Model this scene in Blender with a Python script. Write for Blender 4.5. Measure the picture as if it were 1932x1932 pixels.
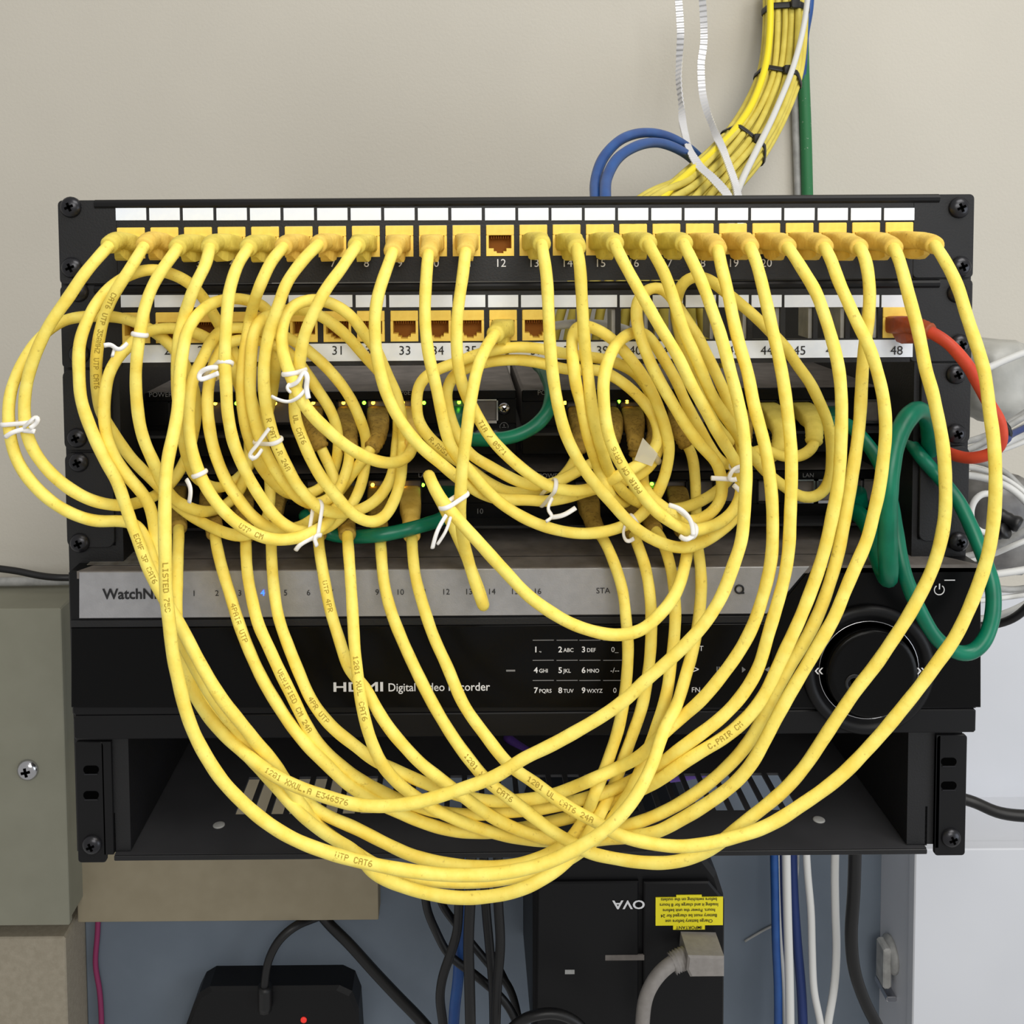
import bpy, math, random
import numpy as np
from mathutils import Vector, Matrix
random.seed(7)
for o in list(bpy.data.objects): bpy.data.objects.remove(o)
SC = bpy.context.scene
COL = SC.collection

# ------------------------------------------------------------------ camera
F = 1900.0; PPX, PPY = 879.1, 535.8
CAM = np.array([-0.0280, -0.5314, -0.01825])
yaw, pitch, roll = 0.00207, 0.05189, -0.00701
cy, sy, cp, sp = math.cos(yaw), math.sin(yaw), math.cos(pitch), math.sin(pitch)
FW = np.array([sy*cp, cy*cp, -sp]); _r = np.array([cy, -sy, 0.0]); _u = np.cross(_r, FW)
RT = math.cos(roll)*_r + math.sin(roll)*_u
UP = -math.sin(roll)*_r + math.cos(roll)*_u
cam = bpy.data.cameras.new('camera'); co = bpy.data.objects.new('camera', cam); COL.objects.link(co)
m = Matrix.Identity(4)
for i in range(3):
    m[i][0] = RT[i]; m[i][1] = UP[i]; m[i][2] = -FW[i]; m[i][3] = CAM[i]
co.matrix_world = m
cam.sensor_width = 36; cam.sensor_fit = 'HORIZONTAL'; cam.lens = F*36/1932
cam.shift_x = (966-PPX)/1932; cam.shift_y = (PPY-966)/1932
cam.clip_start = 0.01; cam.clip_end = 20
SC.camera = co

# ------------------------------------------------------------------ world, light, exposure
w = bpy.data.worlds.new('world'); SC.world = w; w.use_nodes = True
w.node_tree.nodes['Background'].inputs[0].default_value = (1.0, 0.985, 0.95, 1)
w.node_tree.nodes['Background'].inputs[1].default_value = 0.42
def area(name, loc, target, sx, sy, power, col):
    l = bpy.data.lights.new(name, 'AREA'); l.shape = 'RECTANGLE'; l.size = sx; l.size_y = sy
    l.energy = power; l.color = col
    o = bpy.data.objects.new(name, l); COL.objects.link(o); o.location = loc
    o.rotation_euler = (Vector(target)-Vector(loc)).to_track_quat('-Z', 'Y').to_euler()
    return o
area('ceiling_light', (0.62, -0.85, 1.2), (0.05, 0.1, -0.15), 1.2, 0.7, 17.5, (1.0, 0.975, 0.92))
area('room_light', (0.15, -1.5, 0.45), (0.0, 0.0, -0.2), 0.9, 0.6, 11.0, (1.0, 0.98, 0.93))
area('window_daylight', (1.35, -0.75, -0.35), (0.35, 0.3, -0.35), 0.8, 0.8, 5.5, (0.82, 0.9, 1.0))
SC.view_settings.view_transform = 'Standard'; SC.view_settings.look = 'None'
SC.view_settings.gamma = 1.0; SC.view_settings.use_curve_mapping = False
SC.view_settings.exposure = -0.05

# ------------------------------------------------------------------ helpers
def ray(px, py):
    return FW + (px-PPX)/F*RT - (py-PPY)/F*UP
def U(px, py, Y):                      # point at depth plane y = Y
    d = ray(px, py); t = (Y-CAM[1])/d[1]
    return CAM + t*d
def UZ(px, py, Z):                     # point on a horizontal plane z = Z
    d = ray(px, py); t = (Z-CAM[2])/d[2]
    return CAM + t*d
def UA(P):                             # (n,3) px, py, protrusion in mm towards the viewer
    P = np.asarray(P, float)
    d = FW[None] + ((P[:, 0]-PPX)/F)[:, None]*RT[None] - ((P[:, 1]-PPY)/F)[:, None]*UP[None]
    t = (-P[:, 2]*0.001-CAM[1])/d[:, 1]
    return CAM[None] + t[:, None]*d
def lin(c): return tuple((x/12.92 if x <= .04045 else ((x+.055)/1.055)**2.4) for x in (v/255 for v in c))

def mat(name, rgb, rough=.5, metal=0, var=0, vscale=60, rgb2=None, spec=.5, bump=0, bscale=400, emit=None, alpha=1, trans=0, spots=None, coat=0):
    M = bpy.data.materials.new(name); M.use_nodes = True
    nt = M.node_tree; b = nt.nodes['Principled BSDF']; L = nt.links
    c = lin(rgb)
    b.inputs['Base Color'].default_value = (*c, 1); b.inputs['Roughness'].default_value = rough
    b.inputs['Metallic'].default_value = metal; b.inputs['Specular IOR Level'].default_value = spec
    if coat: b.inputs['Coat Weight'].default_value = coat
    tc = nt.nodes.new('ShaderNodeTexCoord')
    sock = None
    if rgb2 or var:
        c2 = lin(rgb2) if rgb2 else tuple(max(0, x*(1-var)) for x in c)
        n = nt.nodes.new('ShaderNodeTexNoise'); n.inputs['Scale'].default_value = vscale; n.inputs['Detail'].default_value = 4
        L.new(tc.outputs['Object'], n.inputs['Vector'])
        r = nt.nodes.new('ShaderNodeValToRGB'); r.color_ramp.elements[0].position = .35; r.color_ramp.elements[1].position = .68
        r.color_ramp.elements[0].color = (*c2, 1); r.color_ramp.elements[1].color = (*c, 1)
        L.new(n.outputs['Fac'], r.inputs['Fac']); sock = r.outputs['Color']
    if spots:                          # (rgb, scale, low, high) dirt specks with a shape of their own
        n = nt.nodes.new('ShaderNodeTexNoise'); n.inputs['Scale'].default_value = spots[1]; n.inputs['Detail'].default_value = 6
        n.inputs['Roughness'].default_value = .7
        L.new(tc.outputs['Object'], n.inputs['Vector'])
        r = nt.nodes.new('ShaderNodeMapRange'); r.inputs[1].default_value = spots[2]; r.inputs[2].default_value = spots[3]
        L.new(n.outputs['Fac'], r.inputs[0])
        mx = nt.nodes.new('ShaderNodeMix'); mx.data_type = 'RGBA'
        L.new(r.outputs[0], mx.inputs['Factor'])
        if sock: L.new(sock, mx.inputs['A'])
        else: mx.inputs['A'].default_value = (*c, 1)
        mx.inputs['B'].default_value = (*lin(spots[0]), 1); sock = mx.outputs['Result']
    if sock: L.new(sock, b.inputs['Base Color'])
    if bump:
        n = nt.nodes.new('ShaderNodeTexNoise'); n.inputs['Scale'].default_value = bscale; n.inputs['Detail'].default_value = 3
        L.new(tc.outputs['Object'], n.inputs['Vector'])
        bp = nt.nodes.new('ShaderNodeBump'); bp.inputs['Strength'].default_value = bump; bp.inputs['Distance'].default_value = .001
        L.new(n.outputs['Fac'], bp.inputs['Height']); L.new(bp.outputs['Normal'], b.inputs['Normal'])
    if emit:
        b.inputs['Emission Color'].default_value = (*lin(emit[0]), 1); b.inputs['Emission Strength'].default_value = emit[1]
    if trans: b.inputs['Transmission Weight'].default_value = trans
    if alpha < 1: b.inputs['Alpha'].default_value = alpha
    return M

M = dict(
 wall=mat('wall_paint', (201, 196, 185), .9, var=.05, vscale=6, bump=.25, bscale=350),
 yel=mat('yellow_jacket', (253, 236, 120), .55, rgb2=(246, 219, 94), vscale=110, spec=.35, spots=((170, 140, 52), 330, .6, .8), bump=.3, bscale=260),
 yel_b=mat('yellow_jacket_worn', (242, 222, 106), .6, rgb2=(230, 206, 88), vscale=90, spec=.3, spots=((140, 116, 46), 420, .6, .85), bump=.35, bscale=260),
 boot=mat('yellow_boot', (236, 216, 104), .65, rgb2=(218, 197, 86), vscale=140, spec=.25, spots=((130, 105, 40), 500, .62, .8), bump=.3, bscale=500),
 boot_o=mat('amber_boot', (244, 210, 106), .65, rgb2=(228, 190, 86), vscale=140, spec=.25, spots=((130, 95, 40), 500, .62, .8), bump=.3, bscale=500),
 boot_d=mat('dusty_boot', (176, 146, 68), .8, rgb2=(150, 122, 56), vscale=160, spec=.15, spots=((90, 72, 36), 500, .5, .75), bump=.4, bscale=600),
 jack=mat('keystone_yellow', (254, 222, 108), .5, rgb2=(248, 212, 96), vscale=300, spec=.35),
 jack_shade=mat('jack_shade_contacts', (146, 92, 30), .6, spec=.2),  # contact pins, and a back plate with the opening's shade in its brown
 bulk=mat('bulk_yellow', (222, 206, 100), .6, rgb2=(206, 188, 82), vscale=60, spec=.3, spots=((150, 135, 60), 300, .62, .8)),
 bulk2=mat('bright_yellow', (242, 222, 40), .5, spec=.4),
 blk=mat('black_steel', (22, 22, 25), .5, rgb2=(18, 18, 20), vscale=40, spec=.45, bump=.12, bscale=900),
 blk2=mat('black_case', (34, 33, 35), .5, rgb2=(29, 28, 30), vscale=40, spec=.4, spots=((70, 68, 68), 200, .68, .85)),
 gloss=mat('gloss_black', (8, 8, 9), .25, spec=.16),
 satin=mat('satin_black', (17, 17, 19), .45, spec=.25),
 dusty=mat('dusty_black_top', (122, 116, 112), .75, rgb2=(104, 99, 96), vscale=90, spec=.2, spots=((96, 92, 88), 300, .6, .8)),
 screw=mat('black_screw', (46, 46, 50), .3, metal=.6, spec=.6),
 hole=mat('hole_black', (5, 5, 5), .9, spec=0),
 silver=mat('brushed_silver', (176, 176, 180), .42, metal=.55, rgb2=(168, 168, 172), vscale=200, bump=.1, bscale=1500),
 chrome=mat('bright_metal', (200, 200, 205), .2, metal=1),
 white=mat('label_white', (240, 246, 255), .6, rgb2=(233, 240, 252), vscale=200, spec=.3),
 ink=mat('print_white', (225, 225, 228), .6),
 inkd=mat('print_black', (20, 20, 24), .6),
 inkg=mat('print_grey', (120, 120, 122), .6),
 inkc=mat('cord_ink', (172, 148, 62), .8, spec=.1),
 tie=mat('white_twist_tie', (240, 238, 236), .5, spec=.4),
 clear=mat('clear_plastic', (225, 220, 200), .25, spec=.5, alpha=.55),
 ztie=mat('black_nylon', (18, 18, 18), .4),
 green=mat('green_jacket', (0, 116, 88), .35, rgb2=(0, 102, 78), vscale=90, spec=.4),
 red=mat('red_jacket', (214, 78, 52), .5, rgb2=(196, 66, 44), vscale=90, spec=.35),
 redb=mat('red_boot', (176, 84, 46), .5, rgb2=(150, 66, 36), vscale=160, spec=.4),
 blue=mat('blue_jacket', (38, 84, 150), .45, rgb2=(32, 72, 136), vscale=60),
 navy=mat('navy_jacket', (32, 52, 108), .5),
 black=mat('black_jacket', (16, 16, 18), .45),
 purple=mat('purple_jacket', (92, 62, 150), .5),
 magenta=mat('magenta_jacket', (140, 44, 92), .6),
 wht=mat('white_jacket', (214, 214, 212), .5, spec=.4),
 gry=mat('grey_jacket', (176, 176, 174), .55, rgb2=(150, 150, 148), vscale=100),
 foil=mat('ribbed_foil', (225, 225, 228), .3, metal=.4, spec=.6),
 box=mat('grey_green_enamel', (140, 139, 124), .6, rgb2=(135, 134, 119), vscale=30, spec=.3, bump=.1, bscale=300),
 trunk=mat('taupe_enamel', (166, 157, 140), .7, rgb2=(156, 147, 130), vscale=200, spec=.25, bump=.3, bscale=900),
 board=mat('blue_grey_board', (112, 122, 134), .75, rgb2=(104, 114, 126), vscale=14, spec=.25),
 plate=mat('cream_plate', (152, 142, 120), .7, rgb2=(146, 136, 114), vscale=50, spec=.25),
 cab=mat('white_cabinet', (212, 214, 220), .5, rgb2=(208, 210, 216), vscale=8, spec=.4),
 sticker=mat('yellow_sticker', (238, 224, 36), .5),
 plug_g=mat('grey_plug', (146, 141, 137), .6, rgb2=(136, 131, 127), vscale=200),
 conduit=mat('green_paint', (38, 112, 66), .6, spots=((190, 190, 180), 250, .64, .7)),
 led_y=mat('led_amber', (255, 200, 60), .4, emit=((255, 196, 60), 6)),
 led_g=mat('led_green', (120, 255, 60), .4, emit=((120, 255, 50), 6)),
 led_b=mat('led_blue', (40, 90, 255), .4, emit=((40, 90, 255), 5)),
 led_r=mat('led_red', (220, 50, 40), .4, emit=((220, 50, 40), .6)),
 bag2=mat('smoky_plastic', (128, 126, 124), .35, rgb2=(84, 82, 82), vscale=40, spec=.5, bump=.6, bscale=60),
 bag=mat('hazy_plastic', (190, 189, 183), .4, rgb2=(160, 160, 155), vscale=30, spec=.5, bump=.6, bscale=60),
)

WL = {}                                # world location of every object
def tag(o, label=None, cat=None, group=None, kind=None):
    if label: o['label'] = label
    if cat: o['category'] = cat
    if group: o['group'] = group
    if kind: o['kind'] = kind
    return o
def empty(name, loc, label, cat, group=None):
    o = bpy.data.objects.new(name, None); COL.objects.link(o); o.empty_display_size = .01
    o.location = tuple(loc); WL[o] = np.array(loc, float)
    return tag(o, label, cat, group)
def link(name, mesh, material, parent=None, loc=None):
    o = bpy.data.objects.new(name, mesh); COL.objects.link(o)
    if material and not mesh.materials: mesh.materials.append(material)
    if parent is not None:
        o.parent = parent
        wl = np.array(loc, float) if loc is not None else WL[parent]
        o.location = tuple(wl-WL[parent]); WL[o] = wl
    else:
        wl = np.array(loc if loc is not None else (0, 0, 0), float); o.location = tuple(wl); WL[o] = wl
    return o

class MB:
    def __init__(s): s.v = []; s.f = []; s.sm = []
    def add(s, V, Fc, smooth=False):
        b = len(s.v); s.v += [tuple(map(float, p)) for p in V]
        for f in Fc: s.f.append(tuple(i+b for i in f)); s.sm.append(smooth)
        return s
    def box(s, x0, x1, y0, y1, z0, z1, c=0):
        x0, x1 = min(x0, x1), max(x0, x1); y0, y1 = min(y0, y1), max(y0, y1); z0, z1 = min(z0, z1), max(z0, z1)
        if not c:
            V = [(x, y, z) for z in (z0, z1) for y in (y0, y1) for x in (x0, x1)]
            return s.add(V, [(0, 2, 3, 1), (4, 5, 7, 6), (0, 1, 5, 4), (2, 6, 7, 3), (0, 4, 6, 2), (1, 3, 7, 5)])
        # front edges chamfered by c
        return s.prism([(x0+c, z0), (x1-c, z0), (x1, z0+c), (x1, z1-c), (x1-c, z1), (x0+c, z1), (x0, z1-c), (x0, z0+c)], y0, y1, c*.6)
    def prism(s, P, y0, y1, ch=0):     # polygon in x,z (ccw seen from the front), front at y0, back at y1
        n = len(P); cx = sum(p[0] for p in P)/n; cz = sum(p[1] for p in P)/n
        if ch:
            Q = []
            for (x, z) in P:
                d = math.hypot(x-cx, z-cz) or 1
                Q.append((x-(ch if x > cx else -ch), z-(ch if z > cz else -ch)))
            V = [(x, y0, z) for x, z in Q]+[(x, y0+ch, z) for x, z in P]+[(x, y1, z) for x, z in P]
            Fc = [tuple(range(n))]+[tuple(range(3*n-1, 2*n-1, -1))]
            for k in (0, n):
                for i in range(n):
                    j = (i+1) % n; Fc.append((k+i, k+n+i, k+n+j, k+j))
        else:
            V = [(x, y0, z) for x, z in P]+[(x, y1, z) for x, z in P]
            Fc = [tuple(range(n)), tuple(range(2*n-1, n-1, -1))]
            for i in range(n):
                j = (i+1) % n; Fc.append((i, n+i, n+j, j))
        return s.add(V, Fc)
    def lathe(s, c, prof, n=24, axis='y'):   # prof: (radius, along) ; along -y (towards the viewer)
        V = []; Fc = []
        for r, a in prof:
            for i in range(n):
                t = 2*math.pi*i/n
                if axis == 'y': V.append((c[0]+r*math.cos(t), c[1]-a, c[2]+r*math.sin(t)))
                elif axis == 'z': V.append((c[0]+r*math.cos(t), c[1]+r*math.sin(t), c[2]+a))
                else: V.append((c[0]+a, c[1]+r*math.cos(t), c[2]+r*math.sin(t)))
        for k in range(len(prof)-1):
            for i in range(n):
                j = (i+1) % n; Fc.append((k*n+i, k*n+j, (k+1)*n+j, (k+1)*n+i))
        Fc.append(tuple(range(n-1, -1, -1))); b = (len(prof)-1)*n; Fc.append(tuple(range(b, b+n)))
        return s.add(V, Fc, True)
    def tube(s, P, r, n=10, cap=True, flat=None):
        P = np.asarray(P, float); N = len(P)
        T, A, B = frames(P)
        R = np.broadcast_to(np.asarray(r, float), (N,))
        V = np.zeros((N*n, 3))
        for i in range(n):
            t = 2*math.pi*i/n; ca, sa = math.cos(t), math.sin(t)
            if flat: sa *= flat
            V[i::n] = P + R[:, None]*(ca*A+sa*B)
        Fc = []
        for k in range(N-1):
            for i in range(n):
                j = (i+1) % n; Fc.append((k*n+i, k*n+j, (k+1)*n+j, (k+1)*n+i))
        if cap: Fc += [tuple(range(n-1, -1, -1)), tuple(range((N-1)*n, N*n))]
        return s.add(V, Fc, True)
    def ring(s, P, r, n=8, flat=None):      # closed tube
        P = np.asarray(P, float); N = len(P)
        c = P.mean(0); T = np.roll(P, -1, 0)-np.roll(P, 1, 0); T /= np.linalg.norm(T, axis=1)[:, None]+1e-12
        nv = np.cross(P[0]-c, P[N//4]-c); nv /= np.linalg.norm(nv)+1e-12
        A = np.cross(T, nv[None]); A /= np.linalg.norm(A, axis=1)[:, None]+1e-12
        V = np.zeros((N*n, 3))
        for i in range(n):
            t = 2*math.pi*i/n
            V[i::n] = P + r*(math.cos(t)*A) + (flat or 1)*r*math.sin(t)*nv
        Fc = []
        for k in range(N):
            k2 = (k+1) % N
            for i in range(n):
                j = (i+1) % n; Fc.append((k*n+i, k*n+j, k2*n+j, k2*n+i))
        return s.add(V, Fc, True)
    def build(s, name, material, parent=None, loc=None):
        V = np.array(s.v)
        if parent is not None: L = WL[parent]
        elif loc is not None: L = np.array(loc, float)
        else: L = np.array([(V[:, 0].min()+V[:, 0].max())/2, (V[:, 1].min()+V[:, 1].max())/2, V[:, 2].min()])
        me = bpy.data.meshes.new(name); me.from_pydata([tuple(p) for p in V-L], [], s.f)
        me.polygons.foreach_set('use_smooth', s.sm); me.update()
        me.validate()
        return link(name, me, material, parent, L)

def frames(P):
    N = len(P); T = np.gradient(P, axis=0); T /= np.linalg.norm(T, axis=1)[:, None]+1e-12
    A = np.zeros((N, 3)); a = np.cross(T[0], [0.31, 0.2, 0.93]); a /= np.linalg.norm(a); A[0] = a
    for i in range(1, N):
        a = A[i-1]-T[i]*np.dot(A[i-1], T[i]); n = np.linalg.norm(a); A[i] = a/n if n > 1e-9 else A[i-1]
    return T, A, np.cross(T, A)
def spline(P, step):                   # chord length Catmull-Rom, evenly resampled
    P = np.asarray(P, float); n = len(P)
    d = np.maximum(np.linalg.norm(np.diff(P, axis=0), axis=1), 1e-6); t = np.concatenate([[0], np.cumsum(d**.75)])
    if n == 2:
        k = max(2, int(d[0]/step)); s = np.linspace(0, 1, k+1)[:, None]; return P[0]*(1-s)+P[1]*s
    m = np.zeros_like(P)
    for i in range(1, n-1):
        h0, h1 = t[i]-t[i-1], t[i+1]-t[i]
        m[i] = ((P[i]-P[i-1])/h0*h1+(P[i+1]-P[i])/h1*h0)/(h0+h1)
    m[0] = 1.5*(P[1]-P[0])/(t[1]-t[0])-.5*m[1]; m[-1] = 1.5*(P[-1]-P[-2])/(t[-1]-t[-2])-.5*m[-2]
    out = []
    for i in range(n-1):
        h = t[i+1]-t[i]; k = max(4, int(d[i]/step*3))
        s = np.linspace(0, 1, k, endpoint=False)[:, None]
        out.append((2*s**3-3*s**2+1)*P[i]+(s**3-2*s**2+s)*h*m[i]+(-2*s**3+3*s**2)*P[i+1]+(s**3-s**2)*h*m[i+1])
    Q = np.concatenate(out+[P[-1:]]); L = np.concatenate([[0], np.cumsum(np.linalg.norm(np.diff(Q, axis=0), axis=1))])
    k = max(3, int(L[-1]/step)); s = np.linspace(0, L[-1], k+1)
    return np.stack([np.interp(s, L, Q[:, j]) for j in range(P.shape[1])], 1)
def smooth(Q, it):
    for _ in range(it): Q[1:-1] = .5*Q[1:-1]+.25*(Q[:-2]+Q[2:])
    return Q
_fc = {}
def text(body, px, py, hpx, Y, material, parent, name='lettering', align='CENTER', rot=0, sx=1.0, bold=0, spacing=1.0):
    """flat lettering, cap height hpx pixels, standing on the plane y = Y and facing the viewer"""
    c = bpy.data.curves.new('t', 'FONT'); c.body = body; c.align_x = align; c.align_y = 'CENTER'
    c.size = 1; c.offset = bold; c.space_character = spacing; c.resolution_u = 3
    o = bpy.data.objects.new('t', c); COL.objects.link(o)
    dg = bpy.context.evaluated_depsgraph_get(); me = bpy.data.meshes.new_from_object(o.evaluated_get(dg))
    bpy.data.objects.remove(o); bpy.data.curves.remove(c)
    k = hpx*(Y-CAM[1])/F/.70; p = U(px, py, Y)
    ca, sa = math.cos(rot), math.sin(rot)
    mb = MB(); V = []
    for v in me.vertices:
        x, y = v.co.x*k*sx, v.co.y*k
        V.append((p[0]+ca*x-sa*y, Y, p[2]+sa*x+ca*y))
    mb.add(V, [tuple(f.vertices) for f in me.polygons]); bpy.data.meshes.remove(me)
    return mb.build(name, material, parent)
def px_box(mb, x0, y0, x1, y1, Yf, Yb, c=0):
    a = U(x0, (y0+y1)/2, Yf); b = U(x1, (y0+y1)/2, Yf); t = U((x0+x1)/2, y0, Yf); d = U((x0+x1)/2, y1, Yf)
    return mb.box(a[0], b[0], Yf, Yb, d[2], t[2], c)
def px_poly(mb, pts, Yf, Yb, ch=0):
    P = [U(x, y, Yf) for x, y in pts]; return mb.prism([(p[0], p[2]) for p in P][::-1], Yf, Yb, ch)
def rrect(x0, y0, x1, y1, r, n=5):
    P = []
    for cx, cz, a0 in ((x1-r, y0+r, -90), (x1-r, y1-r, 0), (x0+r, y1-r, 90), (x0+r, y0+r, 180)):
        for i in range(n+1):
            a = math.radians(a0+90*i/n); P.append((cx+r*math.cos(a), cz+r*math.sin(a)))
    return P
def wire(pts, r, step=.004, n=8):      # pts: px, py, Y(m) -> tube points
    P = np.array([U(x, y, Y) for x, y, Y in pts]); return smooth(spline(P, step), 2)
SCREW = None
def screw(px, py, Y, parent, rpx=19, material=None, ang=.4):
    p = U(px, py, Y); r = rpx*(Y-CAM[1])/F
    mb = MB(); mb.lathe(p, [(r*.98, -.001), (r, .0006), (r*.93, r*.25), (r*.78, r*.42), (r*.5, r*.55), (r*.2, r*.6), (r*.02, r*.61)], 20)
    o = mb.build('screw', material or M['screw'], parent)
    d = MB()
    for a in (ang, ang+math.pi/2):
        ca, sa = math.cos(a), math.sin(a); L, W = r*.42, r*.12
        V = [(p[0]+ca*u-sa*v, p[1]-y, p[2]+sa*u+ca*v) for y in (r*.45, r*.625) for u, v in ((-L, -W), (L, -W), (L, W), (-L, W))]
        d.add(V, [(4, 5, 6, 7), (3, 2, 1, 0), (0, 1, 5, 4), (1, 2, 6, 5), (2, 3, 7, 6), (3, 0, 4, 7)])
    d.build('drive_recess', M['hole'], o)
    return o
# ------------------------------------------------------------------ setting
YW = 0.45
mb = MB(); mb.box(-1.1, 1.1, YW, YW+.05, -1.3, .9); tag(mb.build('wall_back', M['wall']), kind='structure')

# blue-grey backboard on the wall under the rack
mb = MB(); a = U(168, 1932, .436); b = U(1665, 1932, .436)
mb.box(a[0], b[0], .432, YW-.001, -1.1, -.40, .002)
tag(mb.build('backboard', M['board']), 'blue-grey painted backboard on the wall below the rack', 'backboard')
# cream plate on it
mb = MB(); px_box(mb, 142, 1395, 712, 1738, .408, .432, .0008)
tag(mb.build('mounting_plate', M['plate']), 'flat cream mounting plate on the blue-grey board under the rack, at the left', 'plate')

# grey-green box on the left, shallow lid, corner screw
Yf = .372
p0 = U(112, 1150, Yf); p1 = U(114, 1746, Yf)
bx = empty('electrical_box', (p0[0]-.15, Yf+.03, p1[2]), 'grey-green metal electrical box on the wall left of the rack, with one chrome screw', 'electrical box')
mb = MB(); mb.box(p0[0]-.30, p0[0], Yf+.006, YW, p1[2]+.002, p0[2], .0015); mb.build('body', M['box'], bx)
mb = MB(); mb.box(p0[0]-.30, p0[0]+.0012, Yf, Yf+.006, p1[2], p0[2]+.001, .0012); lid = mb.build('lid', M['box'], bx)
screw(53, 1452, Yf, lid, 21, M['chrome'], .2)
# taupe trunking below it
Yt = .385
q0 = U(123, 1768, Yt); q1 = U(123, 1932, Yt)
mb = MB(); mb.box(q0[0]-.30, q0[0], Yt, YW, q1[2]-.2, q0[2], .002)
tag(mb.build('wire_trunking', M['trunk']), 'taupe metal trunking on the wall just below the grey-green electrical box', 'trunking')
# black cable and pipe end along the top of the box
mb = MB(); mb.tube(wire([(-30, 1070, .40), (30, 1077, .40), (80, 1087, .40), (118, 1090, .40), (170, 1088, .41)], .0032), .0032)
tag(mb.build('black_cable', M['black']), 'black cable lying along the top of the grey-green electrical box', 'cable')
mb = MB(); mb.tube(wire([(-30, 1098, .43), (60, 1097, .43), (190, 1093, .43)], .004), .0045)
tag(mb.build('metal_conduit', M['gry']), 'thin grey metal conduit running behind the black cable over the left box', 'conduit')

# white cabinet on the right
Yc = .357
c0 = U(1727, 1603, Yc); c1 = U(1727, 1932, Yc)
cb = empty('white_cabinet', (c0[0]+.15, Yc+.04, c1[2]-.1), 'white wall cabinet at the lower right, with a small latch on its left side', 'cabinet')
mb = MB(); mb.box(c0[0]+.001, c0[0]+.40, Yc+.012, YW, c1[2]-.1, c0[2]-.002); mb.build('body', M['cab'], cb)
mb = MB(); mb.box(c0[0], c0[0]+.40, Yc, Yc+.0115, c1[2]-.1, c0[2], .0018); mb.build('door', M['cab'], cb)
mb = MB(); a = U(1700, 1120, YW-.004); mb.box(a[0], c0[0]+.45, YW-.006, YW-.001, c0[2]-.01, a[2]); mb.build('back_panel', M['cab'], cb)
lp = U(1664, 1800, .405); lx = c0[0]+.001
mb = MB(); mb.lathe((lx, .405, lp[2]), [(.017, -.0), (.017, .003), (.013, .0055), (.001, .006)][::1], 20, 'x')
V = np.array(mb.v); V[:, 0] = 2*lx-V[:, 0]; mb.v = [tuple(x) for x in V]; mb.f = [f[::-1] for f in mb.f]
lt = mb.build('latch', M['gry'], cb)
mb = MB(); mb.box(lx-.012, lx-.004, .395, .412, lp[2]-.028, lp[2]+.012, .002); mb.build('hasp', M['gry'], lt)
mb = MB(); mb.box(lx-.010, lx, .392, .42, lp[2]-.038, lp[2]-.033, .001); mb.build('hinge_pin', M['chrome'], lt)

# ------------------------------------------------------------------ wall rack
def ear_x(side): return (-.2413, -.2120) if side < 0 else (.2120, .2413)
rk = empty('wall_rack', (0, .2, -.3556), 'black steel wall-mount rack frame that holds all the equipment', 'rack')
for s in (-1, 1):
    x0, x1 = ear_x(s)
    mb = MB(); mb.box(x0, x1, .0022, .0045, -.3545, -.001)
    mb.box(*((x1-.003, x1) if s < 0 else (x0, x0+.003)), .0045, .432, -.3545, -.001)
    mb.build('rail', M['blk'], rk)
    for k, (px, py) in enumerate(((150, 800), (152, 845))): pass
for za in (-.06, -.34):
    mb = MB(); mb.box(-.238, .238, .425, .4315, za, za+.03); mb.build('back_brace', M['blk'], rk)

# ------------------------------------------------------------------ patch panels
def jack_mesh():
    mb = MB(); W, H = .0146, .0163; x = W/2; T = H/2
    o_t = T-.0054; o_b = -T+.0028; xo = .0060; d = .017
    mb.box(-x, x, 0, d, o_t, T, .0004); mb.box(-x, -xo, 0, d, -T, o_t); mb.box(xo, x, 0, d, -T, o_t)
    mb.box(-xo, -.0034, 0, d, -T, o_b+.0012); mb.box(.0034, xo, 0, d, -T, o_b+.0012)
    mb.box(-.0034, -.0018, 0, d, -T, o_b-.0004); mb.box(.0018, .0034, 0, d, -T, o_b-.0004)
    mb.box(-.0018, .0018, 0, d, -T, o_b-.0014); nb = len(mb.f); mb.box(-xo, xo, .0095, d, -T, o_t)  # last box: back plate, coloured brown for the shade deep in the opening
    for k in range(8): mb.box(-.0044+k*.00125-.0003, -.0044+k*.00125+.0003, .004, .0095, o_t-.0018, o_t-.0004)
    me = bpy.data.meshes.new('keystone_jack'); me.from_pydata(mb.v, [], mb.f); me.materials.append(M['jack']); me.materials.append(M['jack_shade'])
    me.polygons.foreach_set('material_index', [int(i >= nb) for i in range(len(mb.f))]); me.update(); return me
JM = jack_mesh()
def label_mesh(wpx, hpx):
    mb = MB(); k = .2795e-3; mb.box(-wpx*k/2, wpx*k/2, -.0005, 0, -hpx*k/2, hpx*k/2)
    me = bpy.data.meshes.new('label_card'); me.from_pydata(mb.v, [], mb.f); me.materials.append(M['white']); me.update(); return me
LM = label_mesh(57, 23)
def px1(k): return float(np.interp(k, [1, 12, 24], [247.5, 943.5, 1696]))
def px2(k): return float(np.interp(k, [1, 9, 21, 24], [257, 763, 1508, 1691]))
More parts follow.
